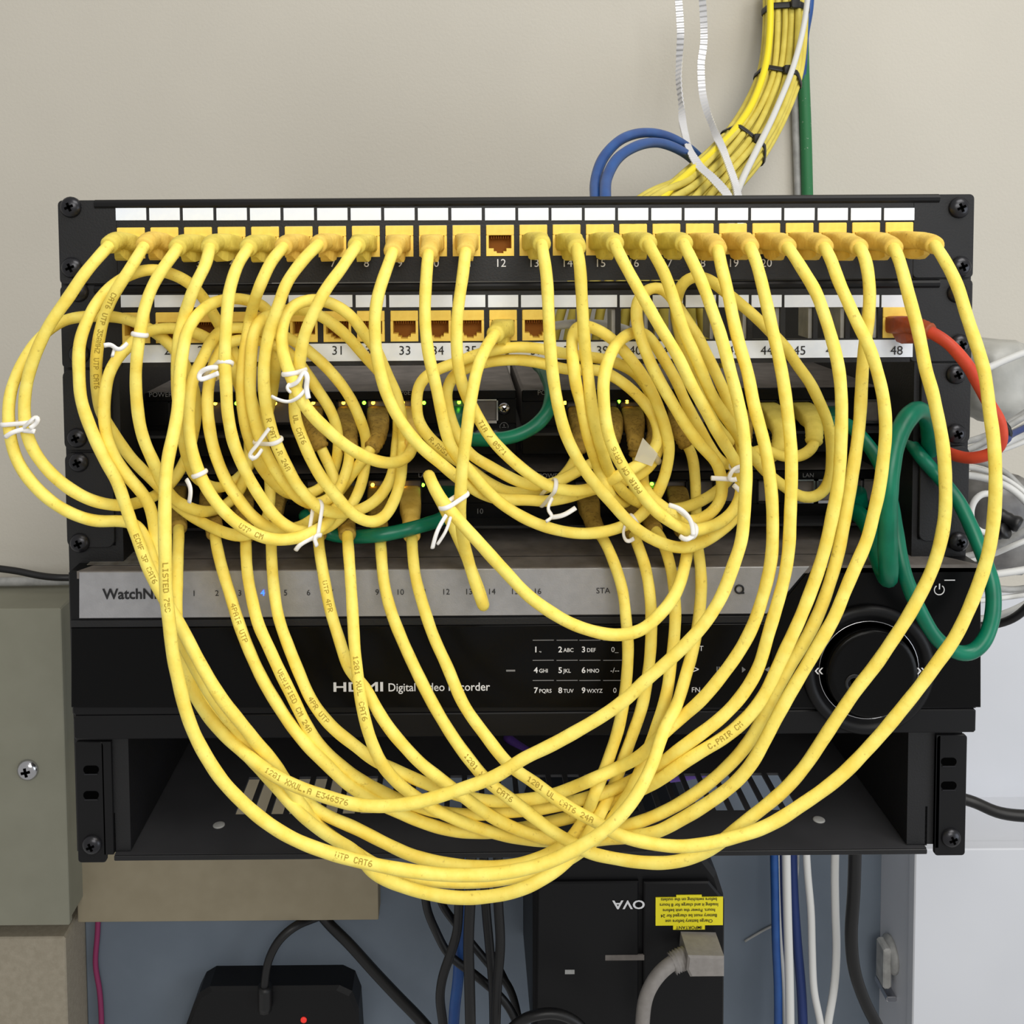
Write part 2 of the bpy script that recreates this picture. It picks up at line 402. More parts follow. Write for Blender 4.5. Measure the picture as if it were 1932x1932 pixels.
def panel(yt, yb, ylab, yj, fx, empties, base, label):
    t = U(900, yt, 0)[2]; b = U(900, yb, 0)[2]
    r = empty('patch_bay', (0, 0, b), label, 'patch panel')
    jz = U(900, yj, 0)[2]; jt, jb = jz+.0083, jz-.0083
    mb = MB(); X0, X1 = -.2413, .2413; nx = .0065
    xs = [U(fx(k), yj, 0)[0] for k in range(1, 25)]
    # face: ears, upper band, lower band, bars between ports
    for s in (-1, 1):
        e0, e1 = (X0, xs[0]-.0075) if s < 0 else (xs[-1]+.0075, X1)
        mb.prism(rrect(e0, b+.0004, e1, t-.0002, .0025), 0, .0022, .0003)
    mb.box(xs[0]-.0075, xs[-1]+.0075, 0, .0022, jt, t-.0045); mb.box(xs[0]-.0075, xs[-1]+.0075, 0, .0022, b+.0004, jb)
    for k in range(23): mb.box(xs[k]+.0074, xs[k+1]-.0074, 0, .0022, jb, jt)
    fc = mb.build('face_plate', M['blk'], r)
    # rolled top lip
    mb = MB(); a0, a1 = U(178, yt, 0)[0], U(1772, yt, 0)[0]
    mb.add([(x, y, z) for x in (a0, a1) for y, z in ((0, t-.0046), (-.0012, t-.0034), (-.0014, t-.0018), (-.0008, t-.0006), (.0006, t), (.004, t), (.004, t-.0046))],
           [(i, i+1, 8+i, 7+i) for i in range(6)]+[(0, 7, 13, 6), (6, 5, 4, 3, 2, 1, 0), (7, 8, 9, 10, 11, 12, 13)])
    mb.build('top_lip', M['satin'], r)
    for k in range(1, 25):
        p = U(fx(k), ylab, 0); link('label_card', LM, None, r, (p[0], 0, p[2]))
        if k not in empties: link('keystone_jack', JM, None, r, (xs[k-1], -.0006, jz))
        else:
            g = MB(); g.box(xs[k-1]+.0055, xs[k-1]+.0074, .0022, .018, jb, jt); g.build('port_clip', M['gry'], r)
    return r, jz, xs
P1, JZ1, XS1 = panel(372, 532, 404, 454, px1, (), 0, 'black 24-port patch panel at the very top, white numbers 1 to 24')
P2, JZ2, XS2 = panel(533, 690, 568, 614, px2, tuple(range(14, 24)), 24, 'second black patch panel, white strip numbered 25 to 48, some ports empty')
for k in range(1, 25):
    text(str(k), px1(k)+1, 497, 15, -.0003, M['ink'], P1, 'port_number')
mb = MB(); px_box(mb, 228, 646, 1722, 679, -.0006, 0); st = mb.build('number_strip', M['white'], P2)
for k in range(1, 25):
    text(str(k+24), px2(k)+1, 662, 17, -.0009, M['inkd'], st, 'port_number')
for px, py in ((134, 391), (136, 505), (1809, 392), (1812, 503)): screw(px, py, 0, P1, 20)
for px, py in ((148, 550), (150, 668), (1806, 552), (1810, 650)): screw(px, py, 0, P2, 20)

# ------------------------------------------------------------------ equipment trays and switches
YS = .045
def tray(yt, yb, screws, label):
    t = U(900, yt, 0)[2]; b = U(900, yb, 0)[2]
    r = empty('rack_tray', (0, .1, b), label, 'rack tray')
    for s in (-1, 1):
        x0, x1 = ear_x(s)
        if s < 0: x1 -= .004
        else: x0 += .003
        mb = MB(); mb.prism(rrect(x0, b+.0006, x1, t-.0003, .004), 0, .0022, .0003)
        mb.box(*((x1-.0015, x1) if s < 0 else (x0, x0+.0015)), .0022, .25, b+.001, t-.006); mb.build('ear', M['blk'], r)
    mb = MB(); mb.box(-.2155, .2145, .03, .26, b+.0005, b+.002); mb.build('floor_plate', M['blk'], r)
    for px, py in screws: screw(px, py, 0, r, 19)
    return r
T1 = tray(691, 846, ((146, 826), (1803, 706), (1803, 818)), 'black rack tray under the patch panels holding the upper pair of switches')
T2 = tray(848, 1030, ((149, 872), (151, 1024), (1808, 1022)), 'black rack tray holding the lower pair of switches, just above the video recorder')
def switch(x0, x1, yt, yb, ports, leds, txt, label, extra=None):
    a = U(x0, (yt+yb)/2, YS); c = U(x1, (yt+yb)/2, YS); t = U(900, yt, YS)[2]; b = U(900, yb, YS)[2]
    r = empty('network_switch', ((a[0]+c[0])/2, YS+.06, b), label, 'network switch', 'desktop network switches')
    mb = MB(); mb.box(a[0], c[0], YS+.003, YS+.15, b, t, .0015); mb.build('case', M['dusty'], r)
    mb = MB()
    pw, ph = .0066, .0070
    ps = sorted(ports); pz = [U(p, q, YS) for p, q, _ in ps]
    zt = pz[0][2]+ph; zb = pz[0][2]-ph
    mb.box(a[0], c[0], YS, YS+.003, zt, t, .0006); mb.box(a[0], c[0], YS, YS+.003, b, zb, .0006)
    edge = a[0]
    for p in pz: mb.box(edge, max(edge, p[0]-pw), YS, YS+.003, zb, zt); edge = p[0]+pw
    mb.box(edge, c[0], YS, YS+.003, zb, zt)
    fcp = mb.build('front_panel', M['gloss'], r)
    for (px, py, fr), p in zip(ps, pz):
        g = MB(); d = .0008
        g.box(p[0]-pw, p[0]-pw+d, YS-.0006, YS+.011, zb, zt); g.box(p[0]+pw-d, p[0]+pw, YS-.0006, YS+.011, zb, zt)
        g.box(p[0]-pw, p[0]+pw, YS-.0006, YS+.011, zt-d, zt); g.box(p[0]-pw, p[0]+pw, YS-.0006, YS+.011, zb, zb+d*(2 if fr else 1))
        g.box(p[0]-pw, p[0]+pw, YS+.011, YS+.012, zb, zt)
        g.build('port', M['chrome'] if fr else M['satin'], r)
    for px, py, col in leds:
        q = U(px, py, YS); g = MB(); g.lathe(q, [(.0011, -.0005), (.0011, .0003), (.0006, .0007), (.0001, .0008)], 10); g.build('status_led', M['led_'+col], r)
    for tx, px, py, h in txt: text(tx, px, py, h, YS-.0004, M['inkg'], fcp)
    return r
upl = [(p, 780, 0) for p in (340, 407, 470, 532, 592, 657, 713, 775, 856)]+[(918, 780, 1)]
S1 = switch(225, 974, 737, 858, upl, [(406, 761, 'y'), (446, 761, 'g'), (519, 761, 'y'), (591, 760, 'y'), (648, 760, 'y'), (687, 760, 'g'), (704, 760, 'y'), (760, 760, 'y'), (800, 760, 'g'), (866, 759, 'g')],
            [('POWER', 303, 745, 9), ('PoE', 765, 741, 9)], 'black network switch in the upper pair, left half, with a chrome ground screw')
g = screw(951, 771, YS, S1, 12, M['chrome'], .7); g.name = 'ground_screw'
mb = MB(); q = U(951, 805, YS-.0004); ang = np.linspace(0, 2*math.pi, 25)[:-1]
mb.ring(np.stack([q[0]+.0024*np.cos(ang), np.full(24, q[1]), q[2]+.0024*np.sin(ang)], 1), .00018, 6)
for dx, dz, w_, h_ in ((0, .0008, .0002, .0015), (0, -.0004, .0013, .0002), (0, -.001, .0008, .0002), (0, -.0015, .0004, .0002)):
    mb.box(q[0]-w_, q[0]+w_, q[1]-.0001, q[1]+.0002, q[2]+dz-h_*.5, q[2]+dz+h_*.5)
mb.build('ground_symbol', M['inkg'], S1)
upr = [(p, 780, 0) for p in (1090, 1146, 1190, 1232, 1276, 1330, 1380, 1446, 1510, 1566)]+[(1640, 780, 1)]
S2 = switch(985, 1692, 737, 858, upr, [(1066, 760, 'y'), (1168, 758, 'g'), (1183, 758, 'y'), (1222, 757, 'g')],
            [('POWER', 1036, 741, 9)], 'black network switch in the upper pair, right half, beside the dark gap')
lol = [(p, 930, 0) for p in (335, 402, 463, 525, 598, 653, 714, 775, 846)]
S3 = switch(225, 974, 893, 985, lol, [(703, 915, 'y'), (760, 915, 'y'), (798, 915, 'g'), (632, 915, 'g')],
            [('10', 905, 965, 10), ('LAN', 800, 897, 8)], 'black network switch in the lower pair, left half, with ten cables hanging from its front')
lor = [(p, 930, 0) for p in (1105, 1162, 1190, 1224, 1275, 1328, 1385, 1450)]+[(1522, 930, 1), (1556, 930, 1), (1608, 930, 0), (1645, 930, 1)]
S4 = switch(985, 1692, 893, 985, lor, [(1230, 913, 'g')], [('POWER', 1038, 898, 9), ('LAN', 1525, 897, 8)],
            'black network switch in the lower pair, right half, with empty ports at its right end')

# ------------------------------------------------------------------ video recorder
YD = -.012
dt = U(900, 1072, YD)[2]; db = U(900, 1392, YD)[2]
dl = U(131, 1230, YD)[0]; dr = U(1850, 1230, YD)[0]
D = empty('video_recorder', (0, .1, db), 'large black rack video recorder with a silver strip, keypad and jog dial', 'video recorder')
mb = MB(); mb.box(-.2155, .2145, YD+.02, .33, db+.002, dt-.001, .001); mb.build('case', M['dusty'], D)
# sloping hood between the case and the front edge
fz = U(900, 1180, YD)[2]
mb = MB()
P = [(-.2155, .02, dt-.0005), (.2145, .02, dt-.0005), (dr-.002, YD, dt), (dl+.005, YD, dt)]
mb.add(P+[(x, y, z-.004) for x, y, z in P], [(3, 2, 1, 0), (4, 5, 6, 7), (0, 1, 5, 4), (1, 2, 6, 5), (2, 3, 7, 6), (3, 0, 4, 7)])
mb.build('hood', M['dusty'], D)
mb = MB(); px_poly(mb, [(189, 1042), (300, 1042), (300, 1068), (163, 1068)], YD, YD+.001)
V = []
for x, y in ((190, 1042), (310, 1042), (310, 1066), (164, 1066)):
    q = UZ(x, y, dt+.0002); V.append(q)
mb = MB(); mb.add([tuple(v) for v in V]+[(v[0], v[1], v[2]+.0002) for v in V], [(7, 6, 5, 4), (0, 1, 2, 3), (3, 2, 6, 7), (1, 0, 4, 5), (0, 3, 7, 4), (2, 1, 5, 6)])
mb.build('torn_sticker', mat('torn_sticker', (120, 118, 114), .8, rgb2=(84, 80, 74), vscale=120), D)
mb = MB(); mb.box(dl, dr, YD+.0012, YD+.02, db+.013, dt-.0003, .0012)
bz = U(900, 1340, YD)[2]
mb.box(dl+.0005, dr-.001, YD+.0012, YD+.018, db, db+.0128, .001); mb.build('front_body', M['satin'], D)
mb = MB(); px_poly(mb, [(149, 1080), (149, 1167), (1447, 1158), (1480, 1125), (1527, 1069)], YD-.0004, YD+.002, .0003)
sv = mb.build('silver_strip', M['silver'], D)
mb = MB(); px_poly(mb, [(1533, 1070), (1486, 1127), (1455, 1158), (1455, 1335), (1851, 1335), (1851, 1070)], YD, YD+.0025, .0004); mb.build('control_face', M['gloss'], D)
mb = MB(); px_poly(mb, [(134, 1186), (134, 1335), (1453, 1335), (1453, 1177)], YD, YD+.0025, .0003); ff = mb.build('gloss_face', M['gloss'], D)
mb = MB(); px_poly(mb, [(134, 1171), (134, 1184), (1453, 1175), (1453, 1162)], YD+.0002, YD+.003, .0002); mb.build('bevel_strip', M['blk'], D)
text('WatchNET', 194, 1122, 20, YD-.0008, M['inkd'], sv, 'brand_lettering', 'LEFT', bold=.022, sx=.97)
for k in range(16):
    px = 366+43.2*k
    t_ = text(str(k+1), px, 1119-.5*k/16*8+1, 11, YD-.0008, M['led_b'] if k == 3 else M['inkd'], sv, 'channel_number')
    if k == 3: t_['label'] = 'lit blue channel number'
text('STA', 1138, 1115, 11, YD-.0008, M['inkd'], sv)
q = U(1395, 1112, YD-.0008); mb = MB(); mb.ring(np.stack([q[0]+.0021*np.cos(ang), np.full(24, q[1]), q[2]+.0021*np.sin(ang)], 1), .0005, 6)
mb.box(q[0]+.0008, q[0]+.0026, q[1]-.0002, q[1]+.0002, q[2]-.0024, q[2]-.0014); mb.build('status_symbol', M['inkd'], sv)
YT = YD-.0003
text('HDMI', 676, 1297, 18, YT, M['ink'], ff, 'port_logo', sx=1.55, bold=.02)
text('Digital Video Recorder', 828, 1297, 16, YT, M['ink'], ff, 'lettering', sx=.92, bold=.008)
KEYS = [(1226, ['1.,', '2ABC', '3DEF', '0_']), (1265, ['4GHI', '5JKL', '6MNO', '-/--']), (1303, ['7PQRS', '8TUV', '9WXYZ', '0'])]
for y, row in KEYS:
    for x, s in zip((1025, 1071, 1115, 1160), row):
        if s[0].isdigit() and len(s) > 2:
            text(s[0], x-14, y, 11, YT, M['ink'], ff, 'key_digit', bold=.02); text(s[1:], x-8, y+1, 7.5, YT, M['ink'], ff, 'key_letters', 'LEFT', sx=.95, bold=.01)
        else: text(s, x, y, 10, YT, M['ink'], ff, 'key_digit')
mb = MB()
for y in (1208, 1246, 1284):
    for x in (1005, 1050, 1093, 1138): px_box(mb, x, y-.6, x+40, y+.6, YT, YT+.0004)
px_box(mb, 955, 1264, 972, 1267, YT, YT+.0004)
mb.build('key_lines', M['inkg'], ff)
text('ALT', 1315, 1224, 10, YT, M['ink'], ff, 'key_letters'); text('FN', 1313, 1302, 10, YT, M['ink'], ff, 'key_letters')
text('>', 1313, 1264, 16, YT, M['ink'], ff, 'key_symbol')
mb = MB(); px_box(mb, 1352, 1258, 1354, 1269, YT, YT+.0004); px_box(mb, 1356, 1258, 1358, 1269, YT, YT+.0004); px_poly(mb, [(1364, 1258), (1358, 1263.5), (1364, 1269)], YT, YT+.0004)
px_poly(mb, [(1400, 1258), (1400, 1269), (1407, 1263.5)], YT, YT+.0004); px_poly(mb, [(1452, 1258), (1443, 1263.5), (1452, 1269)], YT, YT+.0004)
mb.build('transport_symbols', M['inkg'], ff)
# jog dial
jc = U(1637, 1262, YD); k = .2735e-3
jd = MB(); jd.lathe(jc, [(.0345, 0), (.0345, .0022), (.033, .0034), (.0292, .0036), (.0288, .0015), (.0262, .0012), (.026, -.0004)], 56)
jo = jd.build('jog_ring', M['satin'], D)
a2 = np.linspace(0, 2*math.pi, 49)[:-1]
mb = MB(); mb.ring(np.stack([jc[0]+.0262*np.cos(a2), np.full(48, jc[1]-.0014), jc[2]+.0262*np.sin(a2)], 1), .0004, 6); mb.build('ring_line', M['chrome'], jo)
mb = MB(); mb.lathe(jc, [(.0236, 0), (.0236, .006), (.0226, .0072), (.02, .0068), (.012, .0064), (.001, .0064)], 48)
jk = mb.build('jog_knob', M['gloss'], jo)
dp = U(1603, 1279, YD); mb = MB(); mb.lathe((dp[0], jc[1]-.0064, dp[2]), [(.0050, 0), (.0050, .0004), (.0040, .0002), (.0022, -.0001), (.0003, -.0002)], 24); mb.build('finger_dimple', M['blk'], jk)
text('\u00ab', 1545, 1264, 20, YD-.0040, M['ink'], jo, 'dial_symbol', sx=1.3); text('\u00bb', 1738, 1264, 20, YD-.0040, M['ink'], jo, 'dial_symbol', sx=1.3)
q = U(1772, 1113, YT); mb = MB(); a3 = np.radians(np.linspace(-235, 55, 28))
mb.tube(np.stack([q[0]+.0026*np.cos(a3), np.full(28, q[1]), q[2]+.0026*np.sin(a3)], 1), .00028, 6); mb.box(q[0]-.0003, q[0]+.0003, q[1]-.0003, q[1], q[2]+.0004, q[2]+.0034)
px_box(mb, 1782, 1094, 1802, 1095.5, YT, YT+.0004); mb.build('power_symbol', M['ink'], D)

# ------------------------------------------------------------------ vented shelf
sz = U(980, 1606, 0)[2]
S = empty('vented_shelf', (0, .1, sz-.003), 'empty black vented shelf at the bottom of the rack', 'shelf')
xl, xr = U(216, 1606, 0)[0], U(1748, 1600, 0)[0]
yA = UZ(980, 1532, sz)[1]; yB = UZ(980, 1462, sz)[1]
slots = []
n = 32
for i in range(n):
    px = 470+i*(1478-470)/(n-1); slots.append(UZ(px, 1495, sz)[0])
mb = MB(); th = .0016
mb.box(xl, xr, 0, yA, sz-th, sz); mb.box(xl, xr, yB, .30, sz-th, sz)
hw = .0036; e = xl
for x in slots: mb.box(e, x-hw, yA, yB, sz-th, sz); e = x+hw
mb.box(e, xr, yA, yB, sz-th, sz); mb.build('floor_plate', M['dusty'] if 0 else mat('shelf_steel', (58, 58, 61), .6, rgb2=(52, 52, 55), vscale=30, spec=.35), S)
mb = MB(); mb.box(xl, xr, -.001, .0012, sz-.0030, sz-.0002, .0004); mb.build('front_lip', M['blk'], S)
st_ = U(900, 1394, 0)[2]
for s in (-1, 1):
    x0, x1 = ((U(147, 1612, 0)[0], xl-.0005) if s < 0 else (xr+.0005, U(1821, 1600, 0)[0]))
    b_ = sz-.0045
    nx0, nx1 = (x0, x1-.004) if s < 0 else (x0+.004, x1)
    mb = MB(); mb.prism(rrect(nx0, b_, nx1, st_, .0018), 0, .0022, .0003); mb.box(min(nx0, nx1) if s > 0 else x1-.005, nx0+.002 if s > 0 else x1, 0, .0022, sz, st_)
    mb.box(*((xl-.0012, xl) if s < 0 else (xr, xr+.0012)), .0022, .25, sz, sz+.022); mb.build('ear', M['satin'], S)
    for px, py in (((172, 1452), (172, 1500)) if s < 0 else ((1790, 1437), (1790, 1482))):
        c_ = U(px, py, 0); g = MB(); g.prism(rrect(c_[0]-.0042, c_[2]-.0022, c_[0]+.0042, c_[2]+.0022, .0021), -.0002, .0005)
        o = g.build('slot_hole', M['hole'], S)
        g = MB(); g.box(c_[0]-.0036, c_[0]+.0036, -.0006, -.0001, c_[2]-.0027, c_[2]-.0021); g.build('slot_edge', M['screw'], o)
screw(174, 1593, 0, S, 19); screw(1794, 1580, 0, S, 19)
for px, py in ((413, 1557), (1545, 1547)):
    q = UZ(px, py, sz); mb = MB(); mb.lathe((q[0], q[1], sz-.0002), [(.0034, 0), (.0034, .0006), (.0026, .0009), (.0002, .001)], 16, 'z'); mb.build('rivet', M['gry'], S)
# ------------------------------------------------------------------ patch cords
# every cord: waypoints (px, py, mm in front of the panel face) from its panel plug to its switch plug
R0 = 2.95
CORDS = {
1: ((212,457,32),(192,478,42),(158,518,46),(130,560,46),(95,610,46),(68,665,44),(50,725,42),(46,780,42),(54,830,42),(78,872,42),(120,914,42),(170,943,40),(215,953,34),(262,948,20),(320,915,5),(360,840,-5),(370,760,-5),(345,680,0),(290,625,5),(230,600,10),(165,597,14),(120,605,22),(78,635,30),(42,685,36),(19,745,40),(17,805,42),(32,868,42),(70,922,42),(118,960,42),(180,983,36),(230,983,30),(258,990,28),(276,1022,32),(288,1060,38),(302,1105,46),(318,1150,52),(336,1195,56),(356,1236,60),(382,1284,62),(410,1328,62),(446,1374,62),(479,1413,60),(510,1450,56),(540,1480,52),(571,1507,46),(615,1538,42),(670,1562,42),(725,1590,42),(780,1615,44),(835,1628,46),(890,1635,48),(960,1634,50),(1020,1618,50),(1070,1590,48),(1105,1540,46),(1125,1490,44),(1139,1457,42),(1152,1421,42),(1167,1374,40),(1177,1322,38),(1183,1271,34),(1185,1219,32),(1181,1167,30),(1175,1115,26),(1159,1063,20),(1141,1022,10),(1124,998,-2)),
2: ((277,457,32),(262,480,42),(246,507,46),(225,538,46),(206,573,44),(195,602,42),(184,655,38),(181,700,34),(184,745,28),(194,785,22),(215,818,18),(246,863,14),(272,890,12),(300,918,10),(329,948,12),(362,974,16),(404,997,18),(440,1010,18),(472,1008,10),(500,985,0),(510,930,-12),(495,830,-18),(465,720,-18),(437,655,-8),(411,608,4),(380,557,14),(352,530,20),(313,513,24),(287,508,26),(246,518,30),(220,533,34),(191,560,38),(168,597,42),(150,648,44),(149,700,46),(153,754,46),(166,795,46),(182,834,46),(200,872,46),(220,906,44),(235,948,42),(248,987,42),(259,1015,44),(275,1060,48),(292,1098,52),(316,1140,56),(341,1182,60),(364,1226,68),(391,1275,72),(419,1320,72),(453,1362,70),(484,1401,64),(519,1442,58),(543,1479,50),(568,1518,42),(596,1553,38),(632,1583,40),(672,1609,46),(722,1638,54),(794,1659,58),(863,1664,60),(918,1662,60),(978,1654,60),(1050,1632,56),(1110,1596,52),(1150,1552,50),(1185,1500,50),(1210,1450,50),(1224,1413,48),(1242,1361,46),(1258,1309,44),(1265,1258,40),(1273,1193,36),(1274,1141,32),(1269,1090,26),(1258,1043,16),(1240,1005,4),(1230,994,-2)),
3: ((338,463,32),(327,480,42),(303,513,46),(284,548,48),(272,585,50),(264,630,52),(258,675,52),(256,715,50),(259,767,48),(265,808,46),(277,845,44),(290,872,42),(300,898,36),(318,930,24),(350,955,8),(400,965,-5),(450,930,-14),(470,850,-16),(455,740,-16),(415,655,-10),(370,628,-4),(324,619,4),(291,622,12),(264,634,22),(246,650,28),(223,674,34),(205,707,40),(197,754,42),(197,794,42),(204,834,42),(220,870,40),(240,898,38),(265,926,34),(281,950,30),(289,980,28),(293,1015,28),(298,1060,32),(306,1110,38),(322,1170,44),(345,1230,50),(372,1290,52),(410,1352,52),(455,1412,50),(498,1459,46),(527,1491,48),(555,1524,44),(588,1554,44),(629,1582,48),(670,1606,52),(706,1648,62),(753,1670,66),(808,1686,68),(863,1694,70),(918,1692,70),(978,1680,70),(1019,1661,68),(1060,1634,62),(1100,1590,54),(1130,1540,48),(1155,1490,44),(1177,1431,42),(1193,1387,40),(1211,1335,38),(1221,1283,36),(1227,1232,34),(1229,1180,32),(1227,1128,30),(1219,1076,24),(1204,1030,12),(1192,1000,0)),
4: ((397,462,32),(393,480,42),(388,500,46),(372,530,50),(358,564,52),(347,600,52),(337,640,50),(334,699,46),(336,754,42),(342,805,36),(352,858,26),(375,905,5),(420,920,-10),(470,880,-18),(500,800,-20),(520,700,-18),(520,625,-10),(504,584,2),(470,567,14),(440,563,22),(416,567,30),(391,577,38),(366,603,46),(352,628,52),(344,670,56),(340,700,60),(337,754,64),(333,790,66),(326,825,70),(318,860,74),(313,900,78),(311,950,82),(311,1013,86),(312,1060,88),(313,1115,88),(320,1180,88),(326,1235,88),(337,1285,88),(349,1336,88),(368,1388,88),(393,1434,88),(420,1474,88),(455,1511,88),(495,1546,88),(550,1581,88),(615,1607,88),(684,1626,88),(753,1640,88),(835,1650,88),(918,1650,88),(978,1642,88),(1033,1627,88),(1088,1601,88),(1143,1565,88),(1184,1524,86),(1211,1483,82),(1231,1441,76),(1252,1379,66),(1278,1327,54),(1295,1270,44),(1309,1219,34),(1318,1167,28),(1323,1115,24),(1321,1063,20),(1317,1038,14),(1314,990,0),(1313,948,-6),(1311,896,-8),(1303,850,-10),(1288,828,-10)),
5: ((471,464,32),(462,478,42),(452,492,44),(440,522,48),(432,553,50),(428,595,52),(425,645,54),(424,691,54),(427,730,54),(428,767,52),(432,795,50),(440,834,48),(455,872,46),(474,910,44),(498,948,42),(526,982,38),(553,999,34),(595,1002,24),(640,980,10),(676,930,0),(690,870,-4),(690,822,-2),(680,793,0),(667,762,2),(646,728,4),(620,697,6),(594,672,8),(568,651,8),(545,638,6),(500,625,-4),(450,618,-2),(415,625,10),(396,648,22),(383,676,32),(365,710,40),(358,750,44),(356,793,46),(359,834,46),(368,872,46),(384,910,46),(404,943,46),(435,977,46),(466,1000,46),(500,1015,46),(524,1019,46),(560,1015,44),(592,1003,38),(625,975,18),(637,925,0),(622,880,-6),(608,850,-8),(600,832,-8)),
6: ((538,462,32),(527,475,42),(515,488,44),(498,522,48),(484,556,50),(473,595,48),(464,650,44),(457,690,42),(456,741,40),(460,785,36),(470,830,30),(490,875,22),(515,910,14),(548,932,4),(590,930,-4),(625,900,-8),(638,850,-8),(637,815,-4),(630,788,-2),(617,762,0),(599,736,2),(581,707,2),(555,675,-4),(520,650,-8),(470,640,-6),(435,645,2),(412,668,16),(400,698,26),(393,730,34),(391,770,38),(394,800,40),(400,835,40),(411,871,40),(428,910,40),(449,941,40),(474,972,38),(500,992,34),(535,1000,20),(590,980,2),(640,928,-4),(660,900,-2),(676,878,0),(698,850,-2),(709,836,-6)),
7: ((603,459,32),(594,468,42),(583,478,44),(559,507,48),(541,533,50),(530,562,52),(520,592,52),(511,614,50),(503,650,50),(498,690,50),(498,728,50),(502,767,48),(509,800,46),(522,840,44),(540,878,42),(560,915,40),(584,943,38),(605,960,34),(640,968,24),(674,964,18),(705,948,14),(728,922,10),(742,889,8),(748,840,6),(752,800,4),(745,755,2),(731,722,2),(707,692,4),(685,669,8),(659,638,12),(633,615,16),(607,597,20),(580,586,20),(553,584,16),(525,588,10),(500,598,14),(483,617,24),(475,650,32),(473,690,36),(472,741,38),(478,780,38),(488,819,38),(503,858,36),(522,891,34),(545,922,32),(568,943,28),(600,950,16),(638,925,4),(655,885,-2),(660,855,-6),(660,838,-8)),
8: ((675,461,32),(668,470,42),(660,482,44),(642,510,50),(622,535,54),(605,563,56),(590,594,56),(574,633,56),(567,672,54),(563,700,50),(558,735,44),(555,768,42),(558,795,42),(571,829,42),(586,865,42),(607,902,42),(633,935,40),(659,964,36),(680,980,34),(700,986,32),(724,977,28),(742,948,22),(755,909,16),(759,862,8),(760,810,2),(757,780,2),(748,745,6),(730,705,12),(708,655,18),(692,637,22),(672,607,26),(646,583,30),(620,570,32),(595,565,32),(573,568,34),(553,577,36),(539,595,40),(532,625,44),(533,656,50),(540,688,56),(552,717,62),(566,750,64),(586,780,62),(612,806,58),(646,836,54),(685,860,48),(724,873,40),(750,872,32),(770,860,20),(779,842,8),(780,832,-2)),
9: ((743,469,34),(738,483,42),(734,495,44),(722,528,48),(712,562,50),(707,606,52),(708,640,52),(711,672,52),(721,717,52),(734,755,52),(752,789,52),(775,822,50),(804,852,48),(835,877,46),(853,893,42),(885,917,30),(909,932,22),(945,942,14),(994,943,14),(1033,946,14),(1072,938,12),(1110,926,8),(1160,914,8),(1200,899,12),(1230,875,14),(1244,840,14),(1246,800,10),(1235,760,4),(1200,705,-2),(1150,680,0),(1100,672,8),(1059,666,14),(1007,656,18),(968,655,20),(929,661,20),(891,672,20),(858,685,20),(826,697,22),(804,709,24),(789,729,24),(786,762,24),(789,793,24),(805,820,24),(828,843,22),(853,863,18),(885,883,14),(911,904,10),(955,927,6),(1000,928,0),(1045,915,-4),(1078,880,-8),(1092,850,-10),(1093,838,-10)),
10: ((810,471,34),(807,488,42),(805,515,44),(802,567,46),(802,606,48),(807,658,50),(813,690,50),(819,712,50),(828,754,48),(839,806,46),(852,847,44),(870,870,40),(891,895,32),(911,918,28),(942,947,26),(981,973,26),(1020,991,26),(1059,1002,24),(1098,1007,22),(1136,1004,20),(1167,996,16),(1201,980,12),(1225,955,12),(1246,920,14),(1258,883,18),(1263,845,20),(1255,806,22),(1242,767,24),(1224,728,24),(1204,696,24),(1183,669,22),(1162,646,20),(1142,630,18),(1118,618,20),(1098,614,26),(1083,624,34),(1079,650,40),(1082,690,46),(1087,728,50),(1098,767,52),(1105,806,52),(1116,845,48),(1129,883,42),(1142,915,32),(1158,942,18),(1180,948,4),(1198,920,-6),(1204,870,-10),(1200,845,-10)),
11: ((880,467,34),(877,485,42),(875,507,44),(867,562,46),(862,606,48),(862,660,48),(866,700,46),(878,742,40),(898,780,32),(924,824,32),(955,858,32),(994,891,32),(1033,916,30),(1072,926,28),(1110,924,26),(1140,912,24),(1175,893,22),(1215,870,22),(1238,842,20),(1243,815,18),(1235,788,16),(1214,758,14),(1188,732,14),(1162,713,14),(1131,698,14),(1100,698,14),(1067,697,14),(1033,688,14),(994,680,14),(955,679,14),(916,684,14),(884,693,14),(856,708,12),(842,741,12),(848,780,12),(859,814,12),(888,858,14),(916,875,16),(955,897,16),(994,914,14),(1041,913,8),(1072,899,4),(1100,883,0),(1135,862,-6),(1150,842,-8)),
36: ((938,627,30),(927,640,40),(911,668,48),(899,702,54),(891,741,58),(885,780,60),(880,819,60),(875,858,60),(871,896,60),(869,935,58),(868,965,52),(870,995,46),(876,1028,40),(886,1066,36),(898,1105,36),(908,1133,40),(913,1145,34),(909,1128,26),(892,1080,20),(868,1022,18),(842,967,20),(820,922,28),(809,897,40),(812,903,52),(820,922,60),(834,945,63),(853,967,65),(880,998,65),(906,1026,65),(929,1052,64),(955,1080,62),(999,1126,60),(1038,1154,60),(1076,1176,60),(1115,1190,60),(1154,1198,60),(1182,1197,60),(1214,1187,60),(1240,1164,58),(1266,1135,54),(1283,1100,46),(1293,1063,36),(1297,1038,24),(1293,1012,8),(1285,996,-4)),
